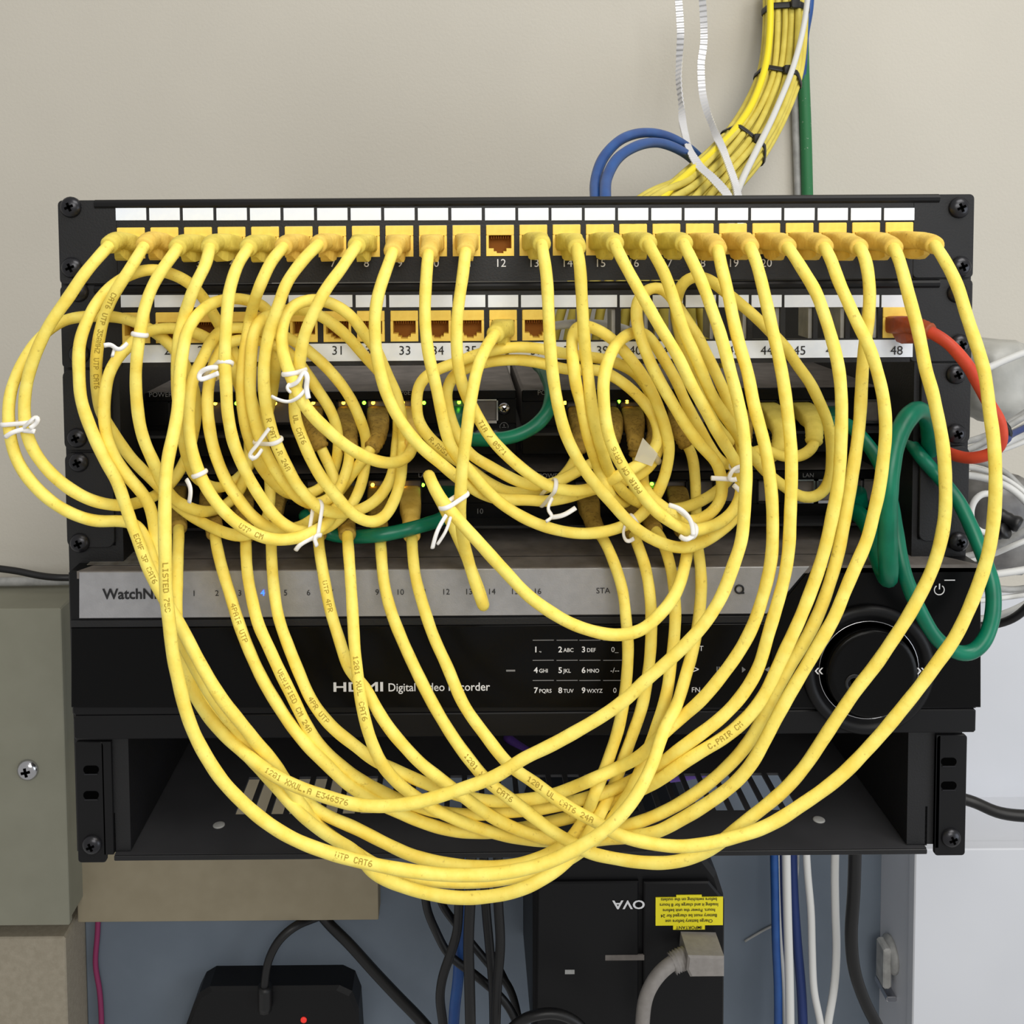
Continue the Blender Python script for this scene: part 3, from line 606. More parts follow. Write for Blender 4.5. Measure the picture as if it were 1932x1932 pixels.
13: ((1021,457,32),(1024,470,42),(1026,484,44),(1031,517,46),(1034,567,48),(1036,619,50),(1039,670,50),(1042,699,50),(1048,741,50),(1056,780,50),(1067,819,48),(1082,852,46),(1101,884,44),(1124,915,42),(1149,943,40),(1176,974,38),(1203,1000,38),(1235,1019,38),(1266,1031,38),(1290,1034,36),(1315,1029,34),(1346,1011,30),(1378,986,24),(1394,962,18),(1404,915,8),(1400,850,4),(1385,790,10),(1367,741,16),(1351,705,18),(1333,669,18),(1315,632,18),(1293,600,14),(1272,568,14),(1255,548,18),(1240,541,20),(1221,547,24),(1207,560,28),(1201,578,32),(1201,602,36),(1209,637,40),(1226,682,42),(1245,720,42),(1266,756,42),(1286,790,40),(1307,821,38),(1328,847,34),(1347,866,28),(1361,900,20),(1361,940,18),(1346,964,20),(1325,978,24),(1300,984,26),(1280,977,28),(1260,963,28),(1235,944,24),(1215,915,10),(1216,880,-6),(1226,852,-8),(1232,840,-10)),
14: ((1088,463,32),(1090,478,42),(1093,492,44),(1096,528,46),(1098,567,46),(1101,619,46),(1104,663,44),(1109,702,42),(1113,741,40),(1121,793,38),(1135,848,32),(1155,900,20),(1190,940,8),(1240,960,2),(1300,955,-3),(1355,925,-6),(1392,885,-6),(1418,855,-4),(1443,847,0),(1470,860,0),(1502,863,0),(1526,853,0),(1538,836,-3),(1537,822,-6)),
15: ((1159,457,32),(1163,467,42),(1169,480,44),(1188,516,48),(1208,552,50),(1229,589,52),(1250,625,54),(1272,660,54),(1291,697,54),(1304,726,52),(1328,768,50),(1348,806,46),(1369,841,40),(1388,872,32),(1398,905,26),(1398,935,24),(1386,961,26),(1360,985,32),(1333,996,40),(1297,1001,46),(1266,985,50),(1237,964,52),(1211,933,54),(1185,896,56),(1165,863,58),(1148,820,58),(1140,767,58),(1139,715,56),(1145,688,52),(1155,662,46),(1172,640,36),(1197,627,24),(1222,633,12),(1242,660,8),(1260,690,10),(1276,718,12),(1291,754,14),(1312,794,14),(1333,832,12),(1352,862,4),(1372,878,-4),(1394,868,-10),(1400,845,-10)),
16: ((1221,457,32),(1227,467,42),(1234,480,44),(1252,512,48),(1265,547,50),(1277,585,52),(1290,625,54),(1306,660,54),(1322,697,52),(1346,752,46),(1367,784,40),(1384,808,32),(1402,838,24),(1423,864,16),(1446,891,10),(1484,921,8),(1515,939,8),(1538,938,8),(1556,926,8),(1567,897,8),(1570,858,8),(1566,814,10),(1556,780,12),(1543,752,14),(1528,721,16),(1504,689,18),(1484,658,18),(1447,619,20),(1421,594,20),(1395,572,22),(1361,545,24),(1343,530,26),(1322,521,26),(1302,523,26),(1286,537,24),(1278,558,20),(1275,590,10),(1285,640,0),(1310,720,-8),(1350,800,-12),(1395,848,-12),(1435,868,-10),(1462,862,-8),(1472,842,-8)),
17: ((1289,457,32),(1293,466,42),(1299,478,44),(1315,511,50),(1330,547,52),(1343,584,54),(1356,620,56),(1366,655,58),(1377,697,60),(1390,746,62),(1400,794,64),(1406,845,66),(1408,896,68),(1405,948,70),(1399,1020,72),(1385,1063,74),(1361,1126,76),(1331,1174,78),(1296,1214,78),(1258,1250,78),(1219,1283,78),(1180,1320,78),(1141,1348,78),(1089,1379,78),(1038,1407,78),(986,1432,78),(940,1462,78),(863,1491,78),(780,1515,78),(725,1521,78),(670,1518,78),(615,1503,76),(560,1484,74),(505,1455,70),(462,1421,66),(420,1383,60),(385,1340,54),(362,1300,50),(347,1252,48),(336,1200,42),(333,1150,36),(334,1100,30),(335,1063,24),(337,1015,12),(337,990,0)),
18: ((1353,466,32),(1357,482,42),(1361,503,46),(1371,541,50),(1379,580,52),(1387,619,54),(1397,658,56),(1410,700,58),(1423,767,60),(1434,806,60),(1444,845,60),(1452,896,60),(1457,948,60),(1458,1000,60),(1456,1050,60),(1450,1084,60),(1438,1130,60),(1421,1180,60),(1395,1229,60),(1361,1276,60),(1322,1322,60),(1283,1356,60),(1245,1390,58),(1206,1428,54),(1167,1448,50),(1143,1459,48),(1088,1483,46),(1033,1502,44),(978,1510,42),(920,1511,40),(860,1498,40),(808,1480,42),(753,1456,46),(707,1435,48),(668,1405,48),(629,1374,46),(588,1322,44),(565,1271,42),(544,1219,38),(526,1167,34),(516,1102,26),(512,1038,18),(512,1004,6)),
19: ((1413,462,32),(1419,475,42),(1425,489,46),(1436,528,50),(1445,567,52),(1455,612,54),(1468,668,56),(1475,702,58),(1483,754,60),(1489,806,60),(1493,858,62),(1493,922,62),(1491,974,62),(1488,1038,62),(1480,1089,62),(1465,1145,62),(1450,1195,62),(1430,1262,62),(1400,1312,62),(1361,1354,62),(1320,1386,62),(1280,1415,60),(1246,1442,56),(1206,1466,48),(1150,1492,44),(1088,1511,42),(1020,1526,40),(960,1531,38),(900,1537,36),(840,1534,34),(780,1519,34),(725,1496,38),(684,1474,42),(643,1444,46),(604,1408,48),(578,1368,48),(552,1315,46),(527,1265,44),(506,1219,42),(488,1180,38),(475,1128,32),(467,1084,26),(464,1038,18),(464,1005,6)),
20: ((1483,463,32),(1491,473,42),(1500,486,46),(1518,515,50),(1538,548,54),(1554,590,56),(1568,635,58),(1579,677,60),(1585,715,62),(1588,767,62),(1587,819,62),(1585,871,62),(1580,922,62),(1570,974,62),(1559,1025,62),(1544,1076,62),(1528,1120,62),(1509,1168,64),(1484,1222,64),(1460,1275,64),(1438,1318,64),(1400,1364,64),(1361,1395,64),(1322,1418,64),(1283,1443,62),(1253,1466,60),(1225,1482,54),(1184,1501,48),(1143,1519,42),(1101,1535,38),(1060,1546,36),(1019,1555,34),(970,1565,32),(915,1571,32),(857,1568,34),(808,1555,36),(753,1533,38),(690,1502,42),(650,1475,44),(615,1441,46),(583,1410,48),(553,1374,48),(527,1335,46),(496,1283,44),(470,1227,40),(452,1180,36),(436,1128,30),(418,1069,22),(408,1025,14),(405,1000,4)),
21: ((1553,463,32),(1560,474,42),(1568,490,46),(1582,530,52),(1598,566,56),(1617,608,60),(1634,641,62),(1648,677,62),(1657,708,62),(1665,741,62),(1670,780,62),(1671,819,62),(1666,871,62),(1659,922,62),(1649,966,62),(1636,1018,62),(1613,1071,64),(1593,1118,64),(1574,1165,66),(1550,1207,66),(1525,1250,66),(1500,1292,66),(1470,1345,66),(1444,1395,66),(1420,1438,66),(1390,1474,64),(1335,1516,62),(1280,1549,58),(1239,1570,54),(1198,1578,50),(1150,1582,46),(1090,1588,42),(1033,1584,40),(985,1568,40),(950,1553,42),(918,1535,44),(877,1505,48),(835,1473,50),(794,1441,52),(761,1406,54),(738,1379,54),(712,1340,52),(692,1302,48),(660,1263,42),(640,1206,36),(624,1154,32),(611,1089,26),(602,1032,18),(600,1003,6)),
22: ((1618,465,32),(1626,473,42),(1632,487,46),(1638,516,50),(1641,553,50),(1639,594,48),(1634,635,46),(1630,663,44),(1627,702,44),(1625,741,44),(1622,793,46),(1616,845,48),(1608,896,50),(1600,948,52),(1590,1000,54),(1580,1050,54),(1569,1088,56),(1556,1128,56),(1539,1170,56),(1515,1216,56),(1489,1258,56),(1460,1310,56),(1432,1368,56),(1404,1412,56),(1349,1468,54),(1294,1509,52),(1239,1538,48),(1184,1558,44),(1120,1574,40),(1050,1586,38),(980,1582,36),(918,1567,38),(863,1547,40),(822,1528,42),(775,1497,46),(747,1474,52),(720,1441,58),(703,1405,62),(686,1348,62),(676,1283,58),(669,1219,50),(666,1167,44),(662,1102,36),(657,1032,24),(655,1003,10)),
23: ((1684,465,32),(1691,476,42),(1698,495,46),(1708,532,52),(1719,575,56),(1729,610,58),(1739,657,60),(1747,700,62),(1758,735,64),(1768,780,64),(1777,825,66),(1782,871,66),(1784,922,66),(1783,973,66),(1774,1025,66),(1758,1076,66),(1737,1120,66),(1711,1167,66),(1684,1208,66),(1652,1255,66),(1618,1298,66),(1587,1343,66),(1554,1393,66),(1520,1444,66),(1480,1490,66),(1440,1524,66),(1400,1555,64),(1365,1585,62),(1322,1612,60),(1267,1627,60),(1211,1627,60),(1156,1619,58),(1107,1607,56),(1082,1592,56),(1046,1571,56),(1005,1540,56),(964,1508,56),(918,1472,54),(891,1440,52),(863,1403,50),(818,1330,46),(785,1265,42),(759,1208,38),(738,1154,32),(725,1102,26),(719,1040,16),(717,1006,4)),
24: ((1761,460,32),(1769,470,42),(1778,484,46),(1796,516,52),(1810,549,56),(1822,590,60),(1833,623,62),(1847,665,64),(1857,700,66),(1867,775,70),(1875,832,72),(1878,884,74),(1878,935,74),(1874,990,74),(1863,1051,74),(1846,1104,74),(1825,1156,74),(1800,1206,74),(1770,1248,74),(1735,1296,74),(1702,1337,74),(1670,1376,74),(1632,1418,74),(1593,1458,74),(1551,1492,74),(1510,1520,74),(1469,1547,74),(1427,1567,74),(1390,1578,74),(1335,1592,74),(1280,1597,74),(1211,1588,72),(1159,1572,70),(1129,1553,68),(1088,1532,66),(1046,1505,64),(1005,1474,60),(966,1448,58),(914,1385,52),(875,1330,48),(844,1258,42),(818,1201,38),(798,1141,32),(784,1089,26),(778,1035,16),(777,1004,4)),
101: ((1742,620,30),(1766,632,36),(1790,648,40),(1812,672,42),(1832,698,42),(1848,728,40),(1868,765,38),(1882,785,36),(1890,812,34),(1888,838,32),(1872,855,28),(1850,862,24),(1830,865,20),(1812,862,16),(1790,855,10),(1760,832,0),(1737,815,-10),(1700,768,-34),(1680,735,-60)),
102: ((860,815,-14),(872,826,-4),(890,829,2),(929,829,5),(968,824,6),(1007,806,6),(1032,780,2),(1040,746,-8),(1032,712,-28),(1014,688,-60)),
103: ((848,968,-12),(827,982,0),(788,994,6),(749,1004,10),(711,1010,12),(659,1013,12),(625,1008,8),(592,990,-2),(575,972,-12)),
104: ((1613,965,-16),(1634,985,-4),(1650,1030,10),(1664,1070,22),(1674,1092,32),(1677,1085,42),(1675,1050,46),(1675,1000,48),(1675,948,50),(1680,883,48),(1691,832,44),(1711,790,38),(1732,772,30),(1750,788,20),(1756,825,6),(1748,868,-12),(1726,905,-34),(1700,925,-60)),
105: ((1572,800,-16),(1598,800,-8),(1628,828,0),(1658,870,8),(1678,930,16),(1688,986,24),(1697,1038,30),(1707,1084,34),(1724,1128,36),(1743,1167,38),(1768,1206,38),(1797,1228,38),(1828,1234,38),(1854,1214,38),(1869,1180,36),(1875,1141,34),(1870,1090,30),(1856,1052,26),(1828,985,18),(1805,940,12),(1768,896,4),(1742,867,-6),(1714,829,-20),(1690,790,-45)),
}
# switch-end plug: port pixel on the switch face (None = cord runs out of sight)
PORT = {1:(1105,930),2:(1224,930),3:(1190,930),4:(1276,780),5:(592,780),6:(713,780),7:(657,780),8:(775,780),9:(1090,780),10:(1190,780),11:(1146,780),36:(1275,930),13:(1232,780),
 14:(1510,772),15:(1385,780),16:(1446,772),17:(335,930),18:(525,930),19:(463,930),20:(402,930),21:(598,930),22:(653,930),23:(714,930),24:(775,930)}
RAD = {101: 3.1, 102: 3.7, 103: 3.7, 104: 4.7, 105: 3.7}
def floor_h(px, py):
    if py < 692: return 4.5
    if py < 1000: return -34.
    if py < 1072: return -18+(py-1000)/72*36
    if py < 1395: return 17.
    return 7.
ids = list(CORDS); CUR = {}; own = []; idx = []; PP = []; PINF = []
for c in ids:
    A = np.array(CORDS[c], float); A[:, 2] *= 3.6
    Q = spline(A, 6.0); Q[:, :2] = smooth(Q[:, :2].copy(), 6); Q[:, 2] = smooth(Q[:, 2].copy(), 8); Q[:, 2] /= 3.6
    n = len(Q); own += [c]*n; idx += list(range(n)); PP.append(Q)
    f = np.ones(n); f[:4] = 0; f[-4:] = 0
    if c > 100: f[-14:] = 0
    PINF.append(f)
PP = np.concatenate(PP); own = np.array(own); idx = np.array(idx); free = np.concatenate(PINF)
H = PP[:, 2].copy(); H0 = H.copy(); XY = PP[:, :2]
RR = np.array([RAD.get(c, R0) for c in own])
I, J = [], []
for s in range(0, len(H), 800):
    d = np.abs(XY[s:s+800, None, 0]-XY[None, :, 0])
    ok = d < 26
    d2 = np.abs(XY[s:s+800, None, 1]-XY[None, :, 1]); ok &= (d*d+d2*d2) < 26*26
    a, b = np.nonzero(ok); a = a+s
    k = (b > a) & ~((own[a] == own[b]) & (np.abs(idx[a]-idx[b]) < 15)); I.append(a[k]); J.append(b[k])
I = np.concatenate(I); J = np.concatenate(J)
sg = np.sign(H0[I]-H0[J]); sg[sg == 0] = 1
# one consistent order for every contiguous contact of two strands
pk = own[I].astype(np.int64)*100000+own[J]; order = np.lexsort((idx[J], idx[I], pk)); lab = np.zeros(len(I), int); nl = 0
act = []; last = None
for q in order:
    if pk[q] != last: act = []; last = pk[q]
    ii, jj = int(idx[I[q]]), int(idx[J[q]]); hitc = None
    for cl in act:
        if ii-cl[0] <= 4 and abs(jj-cl[1]) <= 8: hitc = cl; break
    if hitc is None: nl += 1; hitc = [ii, jj, nl]; act.append(hitc)
    hitc[0] = ii; hitc[1] = .5*(hitc[1]+jj) if abs(jj-hitc[1]) > 3 else hitc[1]
    lab[q] = hitc[2]
    if len(act) > 12: act = act[-12:]
wgt = np.maximum(26-np.linalg.norm(XY[I]-XY[J], axis=1), .1)
tot = np.zeros(nl+1); np.add.at(tot, lab, wgt*(H0[I]-H0[J])); sg = np.where(tot[lab] >= 0, 1.0, -1.0)
FL = np.array([floor_h(x, y) for x, y in XY]); FL[(XY[:, 0] < 110) | (XY[:, 0] > 1840)] = -60
lat = np.linalg.norm(XY[I]-XY[J], axis=1)
seg = [(np.nonzero(own == c)[0][0], np.nonzero(own == c)[0][-1]+1) for c in ids]
for it in range(90):
    hm = .5*(H[I]+H[J]); dm = lat*(531-hm)/1900
    D = RR[I]+RR[J]+.15
    need = np.sqrt(np.maximum(D*D-dm*dm, 0)); gap = sg*(H[I]-H[J]); lack = np.maximum(need-gap, 0)*(need > 0)
    wi = free[I]; wj = free[J]; ws = np.maximum(wi+wj, 1e-6)
    dH = np.zeros(len(H)); cnt = np.zeros(len(H))
    np.add.at(dH, I, sg*lack*wi/ws); np.add.at(dH, J, -sg*lack*wj/ws)
    hit = (lack > 1e-4).astype(float); np.add.at(cnt, I, hit); np.add.at(cnt, J, hit)
    H = H+.8*dH/np.maximum(cnt, 1)*1.3*free
    H = np.where(free > 0, np.maximum(H, FL), H)
    if it < 84:
        for a, b in seg:
            h = H[a:b]; m = .25*(h[:-2]+h[2:])+.5*h[1:-1]; h[1:-1] = np.where(free[a+1:b-1] > 0, .45*h[1:-1]+.55*m, h[1:-1])
for a, b in seg:
    h = H[a:b]
    for _ in range(3): h[1:-1] = .5*h[1:-1]+.25*(h[:-2]+h[2:])
RELAX = (float(lack.max()), float((lack > 1).mean()))
print('relax', RELAX, len(H))
CEN = {}
for c, (a, b) in zip(ids, seg):
    P = UA(np.column_stack([XY[a:b], H[a:b]])); P = smooth(P, 3); CEN[c] = spline(P, .0018)

def loft(pts, secs, n=20):
    """sections (half width, half height, squareness) along pts"""
    P = np.asarray(pts, float); N = len(P); T = np.gradient(P, axis=0); T /= np.linalg.norm(T, axis=1)[:, None]
    V = []; Fc = []
    up = np.array([0, .35, 1.0])
    for k in range(N):
        a = np.cross(T[k], up); a = a/np.linalg.norm(a); b = np.cross(a, T[k])
        w_, h_, e = secs[k]
        for i in range(n):
            t = 2*math.pi*(i+.5)/n; c, s = math.cos(t), math.sin(t)
            x = math.copysign(abs(c)**e, c)*w_; y = math.copysign(abs(s)**e, s)*h_
            V.append(P[k]+a*x+b*y)
    for k in range(N-1):
        for i in range(n):
            j = (i+1) % n; Fc.append((k*n+i, k*n+j, (k+1)*n+j, (k+1)*n+i))
    Fc += [tuple(range(n-1, -1, -1)), tuple(range((N-1)*n, N*n))]
    return V, Fc
def bez(a, b, c, d, n):
    t = np.linspace(0, 1, n)[:, None]
    return (1-t)**3*a+3*t*(1-t)**2*b+3*t*t*(1-t)*c+t**3*d
def boot(port, ex, dirv, material, parent, latch=True, out=.017, end=.0046):
    n = 30; L = np.linalg.norm(ex-port)
    P = bez(port, port+np.array([0, -out, 0]), ex-dirv*min(.009, L*.35), ex+dirv*.0045, n)
    secs = []
    for k in range(n):
        t = k/(n-1)
        if t < .42: w_, h_, e = .0060, .0046, .35
        elif t < .62:
            q = (t-.42)/.2; w_ = .0060*(1-q)+.0050*q; h_ = .0046*(1-q)+.0046*q; e = .35+.5*q
        else:
            q = (t-.62)/.38; w_ = .0050*(1-q)+end*q; h_ = .0046*(1-q)+end*q; e = .85+.15*q
            if t < .94 and k % 2: w_ -= .00045; h_ -= .00045
        if k == n-1: w_, h_ = w_*.85, h_*.85
        secs.append((w_, h_, e))
    mb = MB(); V, Fc = loft(P, secs); mb.add(V, Fc, True)
    o = mb.build('plug_boot', material, parent)
    if latch:                          # latch guard hanging under the boot
        T = np.gradient(P, axis=0); T /= np.linalg.norm(T, axis=1)[:, None]
        V = []; Fc = []
        prof = [(5, .0042, .0016), (8, .0042, .0058), (13, .0038, .0072), (17, .0030, .0062), (21, .0018, .0028)]
        for k, wd, dp in prof:
            a = np.cross(T[k], [0, .35, 1.0]); a /= np.linalg.norm(a); b = np.cross(a, T[k])
            for x, y in ((-wd, -.0030), (wd, -.0030), (wd*.8, -.0042-dp*.75), (-wd*.8, -.0042-dp*.75)): V.append(P[k]+a*x+b*y)
        for k in range(len(prof)-1):
            for i in range(4):
                j = (i+1) % 4; Fc.append((k*4+i, k*4+j, k*4+4+j, k*4+4+i))
        Fc += [(3, 2, 1, 0), (16, 17, 18, 19)]
        mb = MB(); mb.add(V, Fc); mb.build('latch_guard', material, o)
    return o

G5 = {'A':'01110100011000111111100011000110001','C':'01110100011000010000100001000101110','T':'11111001000010000100001000010000100','E':'11111100001000011110100001000011111',
'U':'10001100011000110001100011000101110','P':'11110100011000111110100001000010000','M':'10001110111010110101100011000110001','H':'10001100011000111111100011000110001','Z':'11111000010001000100010001000011111',
'I':'01110001000010000100001000010001110','R':'11110100011000111110101001001010001','S':'01111100001000001110000010000111110','L':'10000100001000010000100001000011111','X':'10001100010101000100010101000110001',
'N':'10001110011010110011100011000110001','V':'10001100011000110001100010101000100','F':'11111100001000011110100001000010000','D':'11110100011000110001100011000111110','O':'01110100011000110001100011000101110',
'0':'01110100011001110101110011000101110','1':'00100011000010000100001000010001110','2':'01110100010000100010001000100011111','3':'11111000100010000010000011000101110','4':'00010001100101010010111110001000010',
'5':'11111100001111000001000011000101110','6':'00110010001000011110100011000101110','7':'11111000010001000100010000100001000','8':'01110100011000101110100011000101110','9':'01110100011000101111000010001001100','.':'00000000000000000000000000110001100','-':'00000000000000011111000000000000000','/':'00001000010001000100010001000010000'}
def printing(c, px, py, body, parent, flip=False, pitch=.00036, side=0.0):
    P = CEN[c]; d = ray(px, py)
    v = P-CAM[None]; pr = np.stack([PPX+F*(v@RT)/(v@FW), PPY-F*(v@UP)/(v@FW)], 1)
    dd = np.linalg.norm(pr-[px, py], axis=1)
    cand = np.nonzero(dd < dd.min()+6)[0]; k0 = cand[np.argmin(np.linalg.norm(v[cand], axis=1))]
    s = np.concatenate([[0], np.cumsum(np.linalg.norm(np.diff(P, axis=0), axis=1))])
    T = np.gradient(P, axis=0); T /= np.linalg.norm(T, axis=1)[:, None]
    r = RAD.get(c, R0)*.001+.00005; mb = MB(); x = 0; sgn = -1 if flip else 1
    q = pitch*.62
    for ch in body:
        g = G5.get(ch)
        if g:
            for i in range(7):
                for j in range(5):
                    if g[i*5+j] != '1': continue
                    ss = s[k0]+sgn*(x+j*pitch); 
                    if not 0 < ss < s[-1]: continue
                    cc = np.array([np.interp(ss, s, P[:, a]) for a in range(3)]); t = np.array([np.interp(ss, s, T[:, a]) for a in range(3)]); t /= np.linalg.norm(t)
                    n0 = CAM-cc; n0 -= t*np.dot(n0, t); n0 /= np.linalg.norm(n0)
                    t = t*sgn; b = np.cross(n0, t)
                    y = (3-i)*pitch; f0 = y/r+side
                    V = []
                    for dx, dy in ((-q, -q), (q, -q), (q, q), (-q, q)):
                        f = f0+dy/r; V.append(cc+t*dx+r*(math.cos(f)*n0+math.sin(f)*b))
                    mb.add(V, [(0, 1, 2, 3)])
        x += pitch*6.2
    if mb.v: mb.build('cord_printing', M['inkc'], parent)

ORD = ['first','second','third','fourth','fifth','sixth','seventh','eighth','ninth','tenth','eleventh','twelfth','thirteenth','fourteenth','fifteenth','sixteenth','seventeenth','eighteenth','nineteenth','twentieth']
WHERE = {1:'looping twice past the left rack edge',2:'printed CAT6, looping wide at the left edge',3:'held by a white tie ring',4:'running down in front as the lowest loop',
5:'tied with a white twist tie, coiled below',6:'coiled in the left cluster, without print',7:'with print, coiled in the left cluster',8:'knotted to itself by a white tie',
9:'slanting right into the middle coil',10:'sweeping right under the middle coil',11:'joining the coil around the green cord',13:'curving under the lower right coil',14:'hanging beside the doubled middle strand',
15:'slanting right into the tied oval coil',16:'ending in the wide loop at right',17:'crossing the recorder keypad diagonally',18:'bowing down right into the bottom heap',19:'bowing over the silver strip end',
20:'bowing left of the jog dial',21:'just left of the thick green loop',22:'dropping straight before bowing left',23:'crossing the jog dial',24:'outermost, swinging beyond the right edge'}
PRINTS = {1:[], 2:[(216,560,'CAT6 UTP 350MHZ UTP CAT6',0),(253,1005,'ECMF 3P CAT6',0)], 4:[(313,1060,'LISTED 75C',0),(640,1612,'UTP CAT6',0)], 5:[(450,988,'UTP CM',0)], 7:[(507,790,'R CAT B.R 24AWG',0)], 8:[(560,790,'UL CAT6',0)],
 9:[(805,820,'BR.ANSI',0)], 11:[(905,795,'TIA / 0571',0)], 17:[(500,1453,'1201 XXUL.A E346576',1),(560,1484,'',0)], 18:[(585,1318,'4PR UTP',1)], 19:[(527,1265,'VERIFIED CM 24AWG',1)], 20:[(1335,1412,'C.PAIR CM',1),(440,1140,'4PAIR UTP',1)],
 21:[(612,1095,'UTP 4PR',1)], 22:[(671,1240,'1201 XUL CAT6',1)], 23:[(880,1425,'1201 XXUL CAT6',1)], 24:[(1000,1470,'1201 UL CAT6 24AWG',1)], 15:[(1205,925,'PAIR CM CAT6',0)], 2.5:[], 13:[], 36:[(905,1020,'',0)]}
def cord_mesh(c):
    P = CEN[c]; mb = MB(); n = len(P); rr = RAD.get(c, R0)*.001
    ph = c*1.7; R = rr*(1+.02*np.sin(np.arange(n)*.31+ph)+.012*np.sin(np.arange(n)*.83+2*ph))
    mb.tube(P, R, 12); return mb
rowpos = [k for k in range(1, 25) if k != 12]
for c in ids:
    P = CEN[c]
    if c < 25:
        lab = 'yellow patch cord in jack %d of the top panel (%s plug from the left), %s' % (c, ORD[c-1] if c < 12 else (ORD[c-2] if c-2 < 20 else ['twenty-first', 'twenty-second', 'twenty-third'][c-22]), '')
        lab = 'yellow cord in jack %d, top panel, %s' % (c, WHERE[c]); grp = 'yellow patch cords in the top panel'
        port = np.array([XS1[c-1], .004, JZ1-.0012]); bm = M['boot'] if c in (1,3,4,5,8,13,14,15,16,17) else M['boot_o']; jm = M['yel']
    elif c == 36:
        lab = 'yellow cord in the second panel, folded by a white tie, drooping before the silver strip'; grp = None
        port = np.array([XS2[11], .004, JZ2-.0012]); bm = M['boot']; jm = M['yel']
    elif c == 101:
        lab = 'red patch cord plugged into the rightmost jack of the second panel'; grp = None; port = np.array([XS2[23], .004, JZ2-.0012]); bm = M['redb']; jm = M['red']
    else:
        lab = {102: 'green patch cord curving below the chrome ground screw of the upper left switch', 103: 'green patch cord bridging the front of the lower left switch', 104: 'thick green patch cord with the tall loop beside the right ears',
               105: 'green patch cord hanging in a long loop past the right end of the recorder'}[c]; grp = 'green patch cords'
        pp = {102: (856, 780), 103: (846, 930), 104: (1608, 930), 105: (1566, 780)}[c]; port = U(*pp, YS+.004); bm = M['green']; jm = M['green']
    loc = port.copy(); loc[1] = 0
    r = empty('network_cable', loc, lab, 'cable', grp)
    dv = P[3]-P[0]; dv /= np.linalg.norm(dv)
    o = cord_mesh(c).build('cord', jm if c != 14 and c != 16 else M['yel_b'], r)
    if c == 101: boot(port, P[0], dv, bm, r)
    elif c > 101: boot(port, P[0], dv, bm, r, latch=False, end=.0046)
    else: boot(port, P[0], dv, bm, r)
    if c in PORT:
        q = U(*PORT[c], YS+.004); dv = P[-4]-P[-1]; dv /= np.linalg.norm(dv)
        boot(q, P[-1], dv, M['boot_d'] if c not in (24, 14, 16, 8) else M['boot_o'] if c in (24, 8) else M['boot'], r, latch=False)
    for px, py, body, fl in PRINTS.get(c, []):
        if body: printing(c, px, py, body, o, bool(fl))

# ------------------------------------------------------------------ twist ties
def near(c, px, py, front=True):
    P = CEN[c]; v = P-CAM[None]; pr = np.stack([PPX+F*(v@RT)/(v@FW), PPY-F*(v@UP)/(v@FW)], 1)
    dd = np.linalg.norm(pr-[px, py], axis=1); cand = np.nonzero(dd < dd.min()+8)[0]
    k = cand[np.argmin(np.linalg.norm(v[cand], axis=1))]
    t = P[min(k+3, len(P)-1)]-P[max(k-3, 0)]; return P[k], t/np.linalg.norm(t)
def hull(pts):
    pts = sorted(map(tuple, pts))
    def half(p):
        h = []
        for q in p:
            while len(h) > 1 and (h[-1][0]-h[-2][0])*(q[1]-h[-2][1])-(h[-1][1]-h[-2][1])*(q[0]-h[-2][0]) <= 0: h.pop()
            h.append(q)
        return h
    a, b = half(pts), half(pts[::-1]); return a[:-1]+b[:-1]
def band(cs, rad, tangent, gap):
    """closed loop drawn tight round the given round cords"""
    c0 = np.mean(cs, 0); t = tangent/np.linalg.norm(tangent); a = np.cross(t, [0, 1, .1]); a /= np.linalg.norm(a); b = np.cross(t, a)
    pts = []
    for c in cs:
        u_, v_ = np.dot(c-c0, a), np.dot(c-c0, b)
        for i in range(20):
            f = 2*math.pi*i/20; pts.append((u_+(rad+gap)*math.cos(f), v_+(rad+gap)*math.sin(f)))
    h = np.array(hull(pts)); h = np.vstack([h, h[:1]]); L = np.concatenate([[0], np.cumsum(np.linalg.norm(np.diff(h, axis=0), axis=1))])
    s = np.linspace(0, L[-1], 41)[:-1]
    return np.stack([c0+a*np.interp(x, L, h[:, 0])+b*np.interp(x, L, h[:, 1]) for x in s])
def twist_tie(label, at, cords, tails, knot=None, material='tie', tangent=None, r=.0007):
    px, py = at; cs = []; ts = []
    for c in cords:
        c, qx, qy = c if isinstance(c, tuple) else (c, px, py)
        p, t = near(c, qx, qy); cs.append(p); ts.append(t if not ts or np.dot(t, ts[0]) > 0 else -t)
    B = band(cs, R0*.001, np.mean(ts, 0), .0006); front = B[np.argmin(B[:, 1])]
    root = empty('twist_tie', np.mean(cs, 0), label, 'cable tie', 'white twist ties on the cords')
    mb = MB(); mb.ring(B, r, 8, 1.7); mb.build('wrap', M[material], root)
    Yk = front[1]-.0012
    if tails:
        for tl in tails:
            P = [U(x, y, Yk-(.002 if i else 0)-.001*(i % 2)) for i, (x, y) in enumerate(tl)]
            t = MB(); t.tube(smooth(spline(P, .001), 2), r*1.1, 8, True, 1.6); t.build('tail', M[material], root)
